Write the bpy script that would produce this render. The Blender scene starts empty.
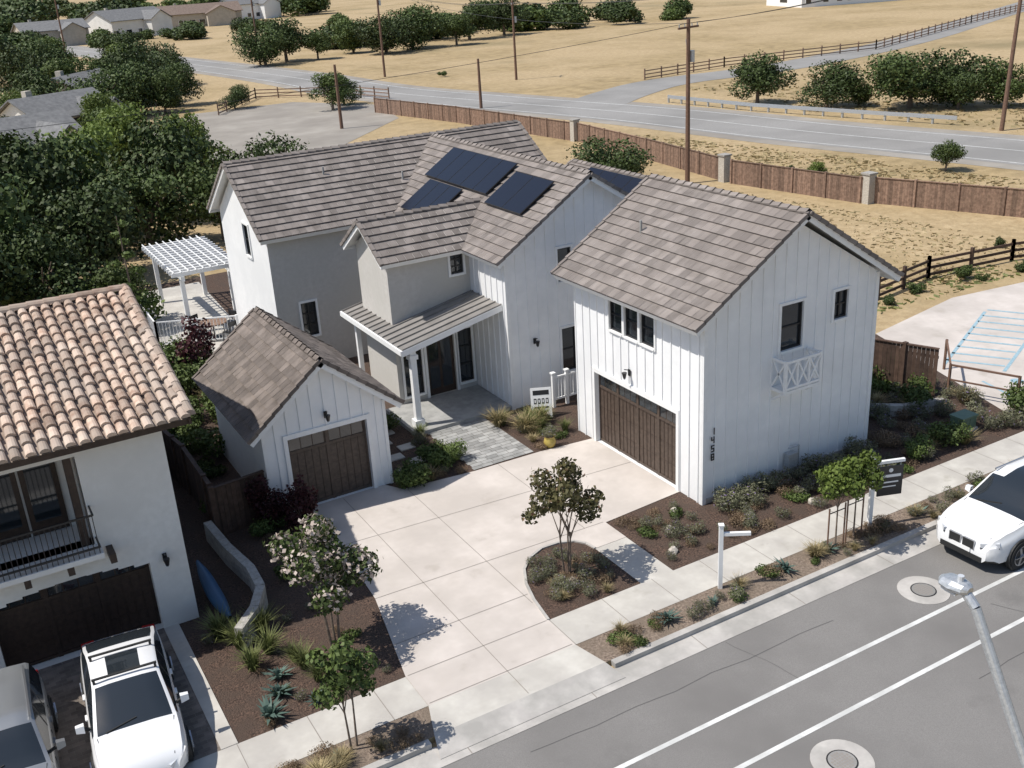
import bpy, math, random, bmesh
import numpy as np
from mathutils import Vector, Matrix
random.seed(7); rng=np.random.default_rng(11)
scene=bpy.context.scene
V=Vector
# ---------------------------------------------------------------- materials
def newmat(name):
    m=bpy.data.materials.new(name); m.use_nodes=True
    nt=m.node_tree; b=nt.nodes['Principled BSDF']; return m,nt,b
def noise_mix(nt,coord,c1,c2,scale,detail=3,lo=.35,hi=.65,rough=.6):
    n=nt.nodes.new('ShaderNodeTexNoise'); n.inputs['Scale'].default_value=scale; n.inputs['Detail'].default_value=detail
    n.inputs['Roughness'].default_value=rough
    nt.links.new(coord,n.inputs['Vector'])
    r=nt.nodes.new('ShaderNodeValToRGB'); r.color_ramp.elements[0].position=lo; r.color_ramp.elements[1].position=hi
    r.color_ramp.elements[0].color=(*c1,1); r.color_ramp.elements[1].color=(*c2,1)
    nt.links.new(n.outputs['Fac'],r.inputs['Fac']); return r.outputs['Color'],n
def mix(nt,a,b,f,mode='MIX'):
    m=nt.nodes.new('ShaderNodeMix'); m.data_type='RGBA'; m.blend_type=mode
    for s,v in ((m.inputs[6],a),(m.inputs[7],b),(m.inputs[0],f)):
        if isinstance(v,bpy.types.NodeSocket): nt.links.new(v,s)
        else: s.default_value=v if not isinstance(v,tuple) else (*v,1)
    return m.outputs[2]
def bump(nt,b,h,strength,dist):
    bp=nt.nodes.new('ShaderNodeBump'); bp.inputs['Strength'].default_value=strength; bp.inputs['Distance'].default_value=dist
    nt.links.new(h,bp.inputs['Height']); nt.links.new(bp.outputs['Normal'],b.inputs['Normal'])
def surf(name,c1,c2,scale=8,rough=.8,big=None,bigscale=.5,bmp=.2,bd=.01,metal=0,spec=.5,attr=False,attrlo=.6,attrhi=1.25,bscale=None,spots=None):
    m,nt,b=newmat(name)
    tc=nt.nodes.new('ShaderNodeTexCoord').outputs['Object']
    col,n=noise_mix(nt,tc,c1,c2,scale)
    if big:
        f,n2=noise_mix(nt,tc,(0,0,0),(1,1,1),bigscale,4,.4,.62)
        col=mix(nt,col,big,f)
    if spots:
        f,n2=noise_mix(nt,tc,(0,0,0),(.7,.7,.7),spots[1],5,.60,.72)
        col=mix(nt,col,spots[0],f)
    if attr:
        a=nt.nodes.new('ShaderNodeAttribute'); a.attribute_name='rnd'
        mr=nt.nodes.new('ShaderNodeMapRange'); mr.inputs[3].default_value=attrlo; mr.inputs[4].default_value=attrhi
        nt.links.new(a.outputs['Fac'],mr.inputs[0])
        cc=nt.nodes.new('ShaderNodeCombineColor')
        for i in range(3): nt.links.new(mr.outputs[0],cc.inputs[i])
        col=mix(nt,col,cc.outputs[0],1.0,'MULTIPLY')
    nt.links.new(col,b.inputs['Base Color'])
    b.inputs['Roughness'].default_value=rough; b.inputs['Metallic'].default_value=metal
    b.inputs['Specular IOR Level'].default_value=spec
    if bmp:
        if bscale:
            _,n=noise_mix(nt,tc,(0,0,0),(1,1,1),bscale,2)
        bump(nt,b,n.outputs['Fac'],bmp,bd)
    return m
def leafmat(name,dark,light,tip=None,trans=.22):
    m,nt,b=newmat(name)
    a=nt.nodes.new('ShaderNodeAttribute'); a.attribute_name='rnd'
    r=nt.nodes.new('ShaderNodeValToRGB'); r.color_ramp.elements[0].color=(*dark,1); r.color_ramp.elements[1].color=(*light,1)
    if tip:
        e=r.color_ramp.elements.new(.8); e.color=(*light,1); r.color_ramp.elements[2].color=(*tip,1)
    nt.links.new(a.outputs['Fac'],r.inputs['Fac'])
    oi=nt.nodes.new('ShaderNodeObjectInfo')
    mr=nt.nodes.new('ShaderNodeMapRange'); mr.inputs[3].default_value=.75; mr.inputs[4].default_value=1.3
    nt.links.new(oi.outputs['Random'],mr.inputs[0])
    cc=nt.nodes.new('ShaderNodeCombineColor')
    for i in range(3): nt.links.new(mr.outputs[0],cc.inputs[i])
    col=mix(nt,r.outputs['Color'],cc.outputs[0],1.0,'MULTIPLY')
    nt.links.new(col,b.inputs['Base Color']); b.inputs['Roughness'].default_value=.6
    b.inputs['Specular IOR Level'].default_value=.3
    if trans:
        t=nt.nodes.new('ShaderNodeBsdfTranslucent'); nt.links.new(col,t.inputs['Color'])
        ms=nt.nodes.new('ShaderNodeMixShader'); ms.inputs[0].default_value=trans
        nt.links.new(b.outputs[0],ms.inputs[1]); nt.links.new(t.outputs[0],ms.inputs[2])
        nt.links.new(ms.outputs[0],nt.nodes['Material Output'].inputs['Surface'])
    return m
def plain(name,c,rough=.5,metal=0,spec=.5,coat=0):
    m,nt,b=newmat(name)
    b.inputs['Base Color'].default_value=(*c,1); b.inputs['Roughness'].default_value=rough
    b.inputs['Metallic'].default_value=metal; b.inputs['Specular IOR Level'].default_value=spec
    b.inputs['Coat Weight'].default_value=coat; b.inputs['Coat Roughness'].default_value=.04
    return m
M={}
M['white']=surf('white_board_paint',(.81,.815,.815),(.86,.86,.855),3,.55,big=(.77,.775,.775),bigscale=.6,bmp=.05)
M['trim']=surf('white_trim',(.78,.78,.77),(.83,.83,.82),5,.5,bmp=0)
M['stucco']=surf('greige_stucco',(.50,.475,.44),(.56,.535,.50),6,.9,big=(.50,.48,.44),bmp=.35,bd=.01,bscale=60)
M['nstucco']=surf('cream_stucco',(.72,.70,.66),(.78,.76,.72),6,.9,big=(.68,.66,.62),bmp=.4,bd=.01,bscale=60)
M['tile']=surf('concrete_roof_tile',(.185,.160,.143),(.27,.237,.217),2.2,.9,big=(.205,.177,.160),bigscale=.35,bmp=.3,bd=.01,attr=True,attrlo=.76,attrhi=1.18,bscale=30)
M['tile2']=surf('dark_concrete_tile',(.125,.103,.088),(.19,.158,.138),2.2,.9,bmp=.3,attr=True,attrlo=.72,attrhi=1.2,bscale=30)
M['metalroof']=surf('porch_roof',(.20,.187,.172),(.25,.235,.218),2,.55,bmp=.05,attr=True,attrlo=.9,attrhi=1.1)
M['terra']=surf('terracotta_tile',(.36,.235,.17),(.53,.41,.32),5,.9,big=(.48,.39,.32),bigscale=.8,bmp=.2,attr=True,attrlo=.6,attrhi=1.25)
M['wood']=surf('garage_door_wood',(.060,.042,.032),(.095,.068,.052),9,.55,bmp=.1)
M['dwood']=surf('dark_wood',(.030,.017,.012),(.05,.03,.021),9,.5,bmp=.1)
M['fence']=surf('weathered_fence_wood',(.16,.10,.07),(.27,.175,.125),6,.85,bmp=.2,attr=True,attrlo=.65,attrhi=1.25)
M['dfence']=surf('dark_fence_wood',(.06,.034,.022),(.10,.06,.042),6,.8,bmp=.2,attr=True,attrlo=.65,attrhi=1.25)
M['pole']=surf('pole_wood',(.13,.075,.05),(.19,.11,.075),6,.85,bmp=.2)
M['bark']=surf('bark',(.12,.085,.06),(.22,.17,.13),12,.9,bmp=.4)
M['glass']=plain('window_glass',(.02,.025,.03),.06,0,.9)
M['black']=plain('black_frame',(.015,.015,.017),.4)
M['blackp']=plain('black_plastic',(.02,.02,.02),.6)
M['rubber']=plain('tyre_rubber',(.018,.018,.018),.85)
M['alloy']=plain('alloy_wheel',(.45,.46,.48),.3,.9)
M['steel']=surf('galvanised_steel',(.42,.44,.46),(.55,.57,.59),20,.45,bmp=0,metal=.6)
M['carwhite']=plain('car_paint_white',(.78,.78,.78),.25,0,.5,.8)
M['carsilver']=plain('car_paint_silver',(.30,.31,.32),.3,.5,.5,.8)
M['lens']=plain('lamp_lens',(.50,.52,.55),.08,0,.8)
M['red']=plain('tail_lamp_red',(.30,.01,.01),.15)
M['solar']=plain('solar_cell',(.010,.011,.018),.2,0,.5)
M['yellow']=plain('glazed_pot',(.42,.32,.08),.4)
M['green']=surf('utility_green',(.10,.16,.11),(.13,.19,.13),6,.5,bmp=0)
M['blue']=plain('blue_plastic',(.025,.08,.16),.45)
M['stone']=surf('stone_pillar',(.38,.34,.28),(.52,.48,.42),14,.9,bmp=.5)
M['block']=surf('concrete_block_wall',(.30,.28,.25),(.40,.38,.35),10,.9,bmp=.3,attr=True,attrlo=.85,attrhi=1.12)
M['conc']=surf('driveway_concrete',(.52,.47,.425),(.595,.54,.495),1.3,.85,big=(.47,.425,.385),bigscale=.45,bmp=.15,bscale=80,spots=((.40,.355,.31),.9))
M['walk']=surf('sidewalk_concrete',(.47,.445,.40),(.56,.535,.485),1.5,.85,big=(.42,.395,.36),bigscale=.7,bmp=.15,bscale=80,spots=((.36,.335,.29),1.3))
M['kerb']=surf('kerb_concrete',(.42,.395,.37),(.50,.475,.44),2,.85,big=(.34,.325,.30),bigscale=1.1,bmp=.15,bscale=80)
M['joint']=plain('joint',(.25,.225,.20),.9)
M['crack']=plain('crack_sealant',(.095,.092,.09),.8)
M['pav']=surf('grey_paver',(.26,.26,.25),(.36,.355,.34),3,.85,bmp=.3,attr=True,attrlo=.75,attrhi=1.2)
M['npav']=surf('brown_paver',(.15,.125,.105),(.22,.185,.16),3,.85,bmp=.3,attr=True,attrlo=.75,attrhi=1.2)
M['asph']=surf('asphalt',(.170,.162,.153),(.225,.215,.204),60,.9,big=(.16,.152,.144),bigscale=.25,bmp=.25,bscale=150,bd=.005,spots=((.125,.119,.113),.35))
M['hwy']=surf('highway_asphalt',(.25,.24,.228),(.30,.29,.275),6,.9,big=(.22,.212,.20),bigscale=.1,bmp=0)
M['yard']=surf('yard_concrete',(.27,.245,.21),(.34,.31,.27),.4,.9,big=(.24,.215,.185),bigscale=.12,bmp=0)
M['paint']=surf('road_paint',(.58,.58,.56),(.74,.74,.72),12,.7,bmp=0,big=(.50,.50,.48),bigscale=1.5)
M['bpaint']=surf('blue_paint',(.24,.37,.43),(.33,.46,.52),8,.7,bmp=0)
M['mulch']=surf('mulch',(.024,.014,.010),(.145,.09,.064),20,.95,big=(.075,.05,.037),bigscale=2,bmp=1.0,bd=.04,bscale=30)
M['gold']=surf('decomposed_bed',(.10,.072,.055),(.31,.24,.185),16,.95,big=(.18,.14,.105),bigscale=1.2,bmp=.8,bd=.03,bscale=30)
M['wire']=plain('wire',(.05,.05,.05),.6)
M['roofgrey']=surf('grey_shingle',(.13,.13,.132),(.19,.19,.19),2,.9,bmp=0)
M['roofbrown']=surf('brown_shingle',(.14,.10,.08),(.20,.15,.12),2,.9,bmp=0)
M['beige']=surf('beige_siding',(.40,.36,.30),(.48,.43,.36),2,.9,bmp=0)
m,nt,b=newmat('dry_grass'); M['grass']=m
tc=nt.nodes.new('ShaderNodeTexCoord').outputs['Object']
c1,n1=noise_mix(nt,tc,(.31,.22,.115),(.50,.385,.225),1.7,5,.3,.7,.75)
c2,_=noise_mix(nt,tc,(.22,.16,.075),(.43,.32,.17),.6,5,.3,.7,.7)
f,_=noise_mix(nt,tc,(0,0,0),(1,1,1),.055,5,.42,.60)
col=mix(nt,c1,c2,f)
f2,_=noise_mix(nt,tc,(0,0,0),(.6,.6,.6),.02,4,.58,.68)
col=mix(nt,col,(.17,.14,.065),f2)
nt.links.new(col,b.inputs['Base Color']); b.inputs['Roughness'].default_value=.95
bump(nt,b,n1.outputs['Fac'],.8,.15)
M['oak']=leafmat('oak_leaf',(.012,.022,.007),(.078,.112,.028),trans=0)
M['lgreen']=leafmat('light_leaf',(.045,.07,.014),(.17,.225,.048))
M['mgreen']=leafmat('mid_leaf',(.022,.042,.011),(.115,.155,.04),trans=.12)
M['myrtle']=leafmat('myrtle_leaf',(.04,.05,.018),(.16,.14,.06),(.42,.24,.16))
M['blossom']=leafmat('blossom_leaf',(.58,.46,.40),(.80,.69,.60))
M['redleaf']=leafmat('red_leaf',(.02,.006,.008),(.075,.022,.025))
M['lav']=leafmat('lavender_leaf',(.06,.065,.038),(.20,.20,.12),(.26,.18,.38))
M['straw']=leafmat('straw_leaf',(.15,.13,.06),(.46,.37,.20))
M['agave']=leafmat('agave_leaf',(.05,.095,.078),(.12,.18,.15))
M['gblade']=leafmat('grass_blade',(.05,.07,.022),(.21,.23,.08))
M['brownb']=leafmat('brown_bush',(.09,.065,.04),(.30,.21,.13))
# ---------------------------------------------------------------- mesh builder
def empty(name,loc=(0,0,0)):
    e=bpy.data.objects.new(name,None); e.location=loc; scene.collection.objects.link(e); e.empty_display_size=.3; return e
class MB:
    def __init__(s): s.v=[]; s.f=[]; s.m=[]; s.r=[]; s.ml=[]
    def mi(s,k):
        if k not in s.ml: s.ml.append(k)
        return s.ml.index(k)
    def face(s,pts,k,r=None):
        i=len(s.v); s.v.extend([tuple(p) for p in pts]); s.f.append(tuple(range(i,i+len(pts)))); s.m.append(s.mi(k)); s.r.append(random.random() if r is None else r)
    def mesh(s,verts,faces,k,r=None):
        i=len(s.v); s.v.extend([tuple(p) for p in verts]); rr=random.random() if r is None else r; mi=s.mi(k)
        for f in faces: s.f.append(tuple(i+j for j in f)); s.m.append(mi); s.r.append(rr)
    def hexa(s,p,k,r=None):
        s.mesh(p,[(0,3,2,1),(4,5,6,7),(0,1,5,4),(1,2,6,5),(2,3,7,6),(3,0,4,7)],k,r)
    def box(s,x0,x1,y0,y1,z0,z1,k,r=None):
        s.hexa([(x0,y0,z0),(x1,y0,z0),(x1,y1,z0),(x0,y1,z0),(x0,y0,z1),(x1,y0,z1),(x1,y1,z1),(x0,y1,z1)],k,r)
    def fb(s,F,u0,u1,v0,v1,n0,n1,k,r=None):
        O,U,W,N=F
        P=lambda u,v,n:O+U*u+W*v+N*n
        s.hexa([P(u0,v0,n0),P(u1,v0,n0),P(u1,v1,n0),P(u0,v1,n0),P(u0,v0,n1),P(u1,v0,n1),P(u1,v1,n1),P(u0,v1,n1)],k,r)
    def beam(s,a,b,w,k,h=None,n=4,w2=None,r=None):
        a=V(a); b=V(b); d=(b-a).normalized(); up=V((0,0,1)) if abs(d.z)<.95 else V((0,1,0))
        x=d.cross(up).normalized(); y=x.cross(d); h=h or w; w2=w2 or w
        vs=[]
        for q,ww in ((a,1),(b,w2/w)):
            for i in range(n):
                t=2*math.pi*(i+.5)/n; c=1/math.cos(math.pi/n) if n==4 else 1
                vs.append(q+x*(math.cos(t)*w/2*c*ww)+y*(math.sin(t)*h/2*c*ww))
        fs=[(i,(i+1)%n,n+(i+1)%n,n+i) for i in range(n)]+[tuple(range(n-1,-1,-1)),tuple(range(n,2*n))]
        s.mesh(vs,fs,k,r)
    def disc(s,c,nrm,rad,k,n=24,thick=0):
        c=V(c); nrm=V(nrm).normalized(); s.beam(c-nrm*thick/2 if thick else c-nrm*.001,c+nrm*thick/2 if thick else c+nrm*.001,rad*2,k,n=n)
    def obj(s,name,parent=None,smooth=False):
        me=bpy.data.meshes.new(name); me.from_pydata(s.v,[],s.f)
        for k in s.ml: me.materials.append(M[k])
        me.polygons.foreach_set('material_index',s.m)
        a=me.attributes.new('rnd','FLOAT','FACE'); a.data.foreach_set('value',s.r)
        if smooth: me.polygons.foreach_set('use_smooth',[True]*len(s.f))
        me.update()
        o=bpy.data.objects.new(name,me); scene.collection.objects.link(o)
        if parent: o.parent=parent
        return o
def flat(name,pts,z,k,parent=None):
    mb=MB(); mb.face([(x,y,z) for x,y in pts],k); return mb.obj(name,parent)
def FR(o,u,n): return (V(o),V(u),V((0,0,1)),V(n))
# ---------------------------------------------------------------- walls / windows
def wall(mb,F,u0,u1,v0,v1,holes,k,depth=.12,topf=None,batten=None):
    O,U,W,N=F; P=lambda u,v,n=0:O+U*u+W*v+N*n
    us=sorted({u0,u1,*[h[0] for h in holes],*[h[1] for h in holes]}); vs=sorted({v0,v1,*[h[2] for h in holes],*[h[3] for h in holes]})
    for a,b in zip(us,us[1:]):
        for c,d in zip(vs,vs[1:]):
            um,vm=(a+b)/2,(c+d)/2
            if any(h[0]<um<h[1] and h[2]<vm<h[3] for h in holes): continue
            mb.face([P(a,c),P(b,c),P(b,d),P(a,d)],k)
    for h in holes:
        a,b,c,d=h[:4]
        for p,q in (((a,c),(b,c)),((b,c),(b,d)),((b,d),(a,d)),((a,d),(a,c))):
            mb.face([P(*p),P(*q),P(*q,-depth),P(*p,-depth)],k)
    if topf:
        um=topf['apex']
        mb.face([P(u0,v1),P(u1,v1),P(um,topf['z'])],k)
    if batten:
        u=u0+.02
        while u<u1:
            top=v1
            if topf:
                t=(u-u0)/(um-u0) if u<um else (u1-u)/(u1-um); top=v1+(topf['z']-v1)*max(0,t)-.05
            segs=[(v0,top)]
            for h in holes:
                if h[0]-.1<u<h[1]+.1:
                    ns=[]
                    for s0,s1 in segs:
                        if h[2]-.1>s0: ns.append((s0,min(s1,h[2]-.1)))
                        if h[3]+.1<s1: ns.append((max(s0,h[3]+.1),s1))
                    segs=ns
            for s0,s1 in segs:
                if s1-s0>.05: mb.fb(F,u-.022,u+.022,s0,s1,.0,.03,k)
            u+=batten
def window(mb,F,a,b,c,d,nx=1,ny=2,frame='trim',sash='black',depth=.09,fw=.08):
    if frame:
        mb.fb(F,a-fw,a,c-fw,d+fw,.002,.05,frame); mb.fb(F,b,b+fw,c-fw,d+fw,.002,.05,frame)
        mb.fb(F,a,b,d,d+fw,.002,.05,frame); mb.fb(F,a-.0,b,c-fw,c,.002,.07,frame)
    s=.05
    mb.fb(F,a,a+s,c,d,-depth,-.02,sash); mb.fb(F,b-s,b,c,d,-depth,-.02,sash)
    mb.fb(F,a+s,b-s,c,c+s,-depth,-.02,sash); mb.fb(F,a+s,b-s,d-s,d,-depth,-.02,sash)
    for i in range(1,nx):
        u=a+(b-a)*i/nx; mb.fb(F,u-.025,u+.025,c+s,d-s,-depth+.02,-.03,sash)
    for i in range(1,ny):
        v=c+(d-c)*i/ny; mb.fb(F,a+s,b-s,v-.02,v+.02,-depth+.021,-.031,sash)
    mb.fb(F,a+.01,b-.01,c+.01,d-.01,-depth-.02,-depth+.018,'glass')
def garage_door(mb,F,a,b,c,d,k,panels=4,depth=.14,win=True):
    mb.fb(F,a,b,c,d,-depth-.06,-depth,k)
    w=(b-a)/panels; wh=(d-c)*.16
    for i in range(panels):
        p0,p1=a+w*i,a+w*(i+1)
        mb.fb(F,p0,p0+.05,c,d,-depth,-depth+.03,k); mb.fb(F,p1-.05,p1,c,d,-depth,-depth+.03,k)
        n=5
        for j in range(1,n):
            u=p0+.05+(w-.1)*j/n; mb.fb(F,u-.008,u+.008,c,d-wh-.12,-depth,-depth+.012,'dwood')
        for v in (c+.02,d-wh-.16,d-.07): mb.fb(F,p0+.05,p1-.05,v,v+.07,-depth,-depth+.028,k)
        if win:
            for j in range(3):
                u0=p0+.07+(w-.14)*j/3; u1=p0+.07+(w-.14)*(j+1)/3-.03
                mb.fb(F,u0,u1,d-wh-.07,d-.09,-depth,-depth+.008,'glass')
    for q in range(1,4):
        v=c+(d-c)*q/4; mb.fb(F,a,b,v-.006,v+.006,-depth+.001,-depth+.004,'dwood')
def sconce(mb,F,u,v):
    mb.fb(F,u-.05,u+.05,v-.08,v+.12,.03,.06,'black'); O,U,W,N=F
    P=lambda a,b,n:O+U*a+W*b+N*n
    mb.beam(P(u,v+.1,.05),P(u,v+.16,.22),.025,'black'); mb.beam(P(u,v-.12,.22),P(u,v+.06,.22),.08,'black',n=8,w2=.16); mb.beam(P(u,v-.15,.22),P(u,v-.12,.22),.06,'lens',n=8)
# ---------------------------------------------------------------- roofs
def tiles(mb,O,U,W,L,S,k,tw=.30,tl=.34):
    O=V(O);U=V(U).normalized();W=V(W).normalized();N=U.cross(W)
    if N.z<0:N=-N
    s=0;i=0
    while s<S-.02:
        e=min(s+tl+.05,S); u=-(i%2)*tw/2
        while u<L-.01:
            a=max(u,0)+.004;b=min(u+tw,L)-.004; j=random.uniform(-.006,.006)
            if b-a>.03:
                r=random.random()**1.2
                if random.random()<.03: r=random.choice((-.6,1.5))
                p=[O+U*a+W*(s)+N*(.09+j),O+U*b+W*(s)+N*(.09-j),O+U*b+W*e+N*.035,O+U*a+W*e+N*.035]
                mb.face(p,k,r); mb.face([O+U*a+W*s+N*.02,O+U*b+W*s+N*.02,p[1],p[0]],k,-1)
            u+=tw
        s+=tl;i+=1
def gable_roof(parent,name,axis,c,half,r0,r1,ze,zr,k,trim='trim',thick=.16,rake0=True,rake1=True,tw=.30,tl=.34,sides=(1,1)):
    mb=MB(); tr=MB(); sl=math.hypot(half,zr-ze)
    for sg,on in ((-1,sides[0]),(1,sides[1])):
        if not on: continue
        if axis=='X':
            O=V((r0,c+sg*half,ze)); U=V((1,0,0)); W=V((0,-sg*half,zr-ze)).normalized()
        else:
            O=V((c+sg*half,r0,ze)); U=V((0,1,0)); W=V((-sg*half,0,zr-ze)).normalized()
        N=U.cross(W)
        if N.z<0:N=-N
        tiles(mb,O,U,W,r1-r0,sl,k,tw,tl)
        L=r1-r0
        P=lambda u,w,n:O+U*u+W*w+N*n
        tr.hexa([P(0.03,.03,-.06),P(L-.03,.03,-.06),P(L-.03,sl,-.06),P(.03,sl,-.06),P(.03,.03,.018),P(L-.03,.03,.018),P(L-.03,sl,.018),P(.03,sl,.018)],trim)
        tr.hexa([P(0,-.0,-thick),P(L,0,-thick),P(L,.03,-thick),P(0,.03,-thick),P(0,0,.02),P(L,0,.02),P(L,.03,.02),P(0,.03,.02)],trim)
        if rake0: tr.hexa([P(0,.03,-thick),P(.03,.03,-thick),P(.03,sl,-thick),P(0,sl,-thick),P(0,.03,.02),P(.03,.03,.02),P(.03,sl,.02),P(0,sl,.02)],trim)
        if rake1: tr.hexa([P(L-.03,.03,-thick),P(L,.03,-thick),P(L,sl,-thick),P(L-.03,sl,-thick),P(L-.03,.03,.02),P(L,.03,.02),P(L,sl,.02),P(L-.03,sl,.02)],trim)
        for on2,uu in ((rake0,0),(rake1,L)):
            if on2:
                s=0
                while s<sl-.05:
                    e=min(s+.36,sl); r=random.random()
                    mb.hexa([P(uu-.06,s,-.0),P(uu+.06,s,-.0),P(uu+.06,e,-.02),P(uu-.06,e,-.02),P(uu-.06,s,.115),P(uu+.06,s,.115),P(uu+.06,e,.085),P(uu-.06,e,.085)],k,r*.8)
                    s+=.34
    u=r0
    while u<r1-.02:
        e=min(u+.36,r1); r=random.random()
        for sg in (-1,1):
            dx=.14*half/sl; dz=.14*(zr-ze)/sl
            if axis=='X': p=[(u,c,zr+.15),(e,c,zr+.11),(e,c+sg*dx,zr+.11-dz),(u,c+sg*dx,zr+.15-dz)]
            else: p=[(c,u,zr+.15),(c,e,zr+.11),(c+sg*dx,e,zr+.11-dz),(c+sg*dx,u,zr+.15-dz)]
            mb.face(p,k,r)
            mb.face([p[3],p[2],(p[2][0],p[2][1],p[2][2]-.05),(p[3][0],p[3][1],p[3][2]-.05)],k,r*.5)
        u+=.34
    mb.obj(name+'_tiles',parent); tr.obj(name+'_boards',parent)
# ================================================================ GROUND
mb=MB(); yk=-4.25
xs=[-3000,-60,-30,0,30,60,3000]
for a,b_ in zip(xs,xs[1:]):
    for c,d,z in ((-3000,yk,-.13),(yk,60,0),(60,4500,0)):
        mb.face([(a,c,z),(b_,c,z),(b_,d,z),(a,d,z)],'grass')
    mb.face([(a,yk,-.13),(b_,yk,-.13),(b_,yk,0),(a,yk,0)],'grass')
mb.obj('ground')
flat('street',[(-300,-17),(300,-17),(300,-4.4),(-300,-4.4)],-.122,'asph')
mb=MB()
for a,b_ in ((-60,-17.9),(-13.9,-10.6),(-6.1,200)): mb.box(a,b_,-4.42,-4.25,-.12,.012,'kerb')
mb.face([(-60,-5.0,-.113),(200,-5.0,-.113),(200,-4.42,-.105),(-60,-4.42,-.105)],'kerb')
for x in np.arange(-58,100,3.0): mb.face([(x,-4.99,-.108),(x+.02,-4.99,-.108),(x+.02,-4.43,-.1),(x,-4.43,-.1)],'joint')
mb.obj('kerb')
mb=MB()
for y in (-6.93,-8.2):
    x=-60
    while x<100: mb.face([(x,y-.055,-.1175),(x+4,y-.055,-.1175),(x+4,y+.055,-.1175),(x,y+.055,-.1175)],'paint'); x+=4
mb.obj('road_marking')
mb=MB()
def crk(x,y,dx,dy,n,w=.016):
    for i in range(n):
        x2=x+dx+random.uniform(-.12,.12)*abs(dy*2+.2);y2=y+dy+random.uniform(-.05,.05)
        d=V((x2-x,y2-y,0)).normalized();nn=V((-d.y,d.x,0))*w/2;a=V((x,y,-.1175));b_=V((x2,y2,-.1175))
        mb.face([a-nn,b_-nn,b_+nn,a+nn],'crack'); x,y=x2,y2
crk(-9,-5.6,.5,-.02,16);crk(2.5,-7.4,.12,-.35,10);crk(-3.5,-5.05,.06,-.25,7,.012);crk(0,-9.0,.5,.02,14)
mb.obj('road_cracks')
for (x,y) in ((1.7,-6.15),(-4.15,-9.15)):
    mb=MB(); mb.disc((x,y,-.116),(0,0,1),.60,'kerb',32,.01)
    mb.disc((x,y,-.112),(0,0,1),.30,'blackp',28,.012); mb.disc((x,y,-.108),(0,0,1),.27,'hwy',28,.012)
    for i in range(-3,4):
        for j in range(-3,4):
            if i*i+j*j<11: mb.box(x+j*.065-.022,x+j*.065+.022,y+i*.065-.022,y+i*.065+.022,-.103,-.1,'joint')
    mb.obj('manhole_cover')
mb=MB()
for a,b_ in ((-60,-17.9),(-13.95,-10.15),(-6.45,200)):
    mb.face([(a,-3.35,.016),(b_,-3.35,.016),(b_,-2.2,.016),(a,-2.2,.016)],'walk')
    x=a+.01
    while x<min(b_,80):
        mb.face([(x,-3.35,.0205),(x+.018,-3.35,.0205),(x+.018,-2.2,.0205),(x,-2.2,.0205)],'joint'); x+=1.5
mb.face([(-3.75,-2.2,.016),(-2.75,-2.2,.016),(-2.75,-.2,.016),(-3.75,-.2,.016)],'walk')
mb.obj('sidewalk')
flat('garden_bed',[(-13.9,-2.2),(13,-2.2),(14.2,6.6),(14,34),(-13,34),(-13.9,2.8)],.008,'mulch')
flat('planting_strip',[(-13.9,-4.25),(90,-4.25),(90,-3.35),(-13.9,-3.35)],.008,'gold')
flat('side_bed',[(13,-2.2),(60,-2.2),(60,-.8),(12.6,-.8)],.012,'gold')
arc=[(-3.75,-.2),(-3.8,.15),(-4.0,.42),(-4.4,.6),(-4.9,.62),(-5.4,.4),(-5.8,0),(-6.1,-.6),(-6.3,-1.3),(-6.45,-2.2)]
mb=MB()
outline=[(-10.15,-2.2),(-9.5,1.0),(-9.35,3.0),(-9.25,4.6),(-9.75,6.5),(-6.85,6.5),(-6.5,5.9),(-4.2,5.65),(-1.9,5.6),(0,5.4),(0,.95),(-2.75,.75),(-2.75,-.2)]+arc
mb.face([(x,y,.024) for x,y in outline],'conc')
mb.face([(-10.15,-2.2,.024),(-6.45,-2.2,.024),(-6.45,-3.35,.024),(-10.15,-3.35,.024)],'conc')
mb.face([(-10.15,-3.35,.024),(-6.45,-3.35,.024),(-6.25,-4.25,.018),(-10.45,-4.25,.018)],'walk')
mb.face([(-10.45,-4.25,.018),(-6.25,-4.25,.018),(-6.1,-4.8,-.1),(-10.6,-4.8,-.1)],'kerb')
def jl(a,b,w=.018,z=.029):
    a=V((*a,z));b=V((*b,z));d=(b-a).normalized();n=V((-d.y,d.x,0))*w/2
    mb.face([a-n,b-n,b+n,a+n],'joint')
jl((-9.3,3.9),(-.05,3.3));jl((-9.5,1.0),(-2.8,.8));jl((-10.1,-2.2),(-6.5,-2.2));jl((-10.1,-3.3),(-6.5,-3.3))
jl((-8.2,6.4),(-8.2,-4.2));jl((-6.4,5.8),(-6.4,-1.4));jl((-3.4,5.6),(-3.4,.82));jl((-9.9,-1.0),(-6.3,-1.0))
mb.obj('driveway')
mb=MB()
for p,q in zip(arc,arc[1:]): mb.beam((*p,.03),(*q,.03),.07,'kerb',.04)
mb.obj('bed_edging')
mb=MB(); y=5.7;row=0
while y<9.2:
    x=-4.15+(.0 if row%2 else -.1)
    while x<-2.1:
        x1=min(x+.38,-2.05); mb.face([(max(x,-4.2)+.005,y+.005,.03),(x1-.005,y+.005,.03),(x1-.005,y+.19,.03),(max(x,-4.2)+.005,y+.19,.03)],'pav'); x+=.38
    y+=.2;row+=1
mb.obj('entry_path')
mb=MB(); mb.box(-4.6,-.92,9.0,11.48,.0,.15,'pav',.6); mb.obj('porch_slab')
mb=MB()
for (x,y) in ((-5.9,7.0),(-5.3,7.4),(-5.8,8.0),(-5.2,8.5),(-5.7,9.2),(-5.3,9.9),(-5.7,10.6)): mb.box(x-.25,x+.25,y-.2,y+.2,.01,.045,'walk')
mb.obj('stepping_stones')
mb=MB(); y=-2.2;row=0
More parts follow.
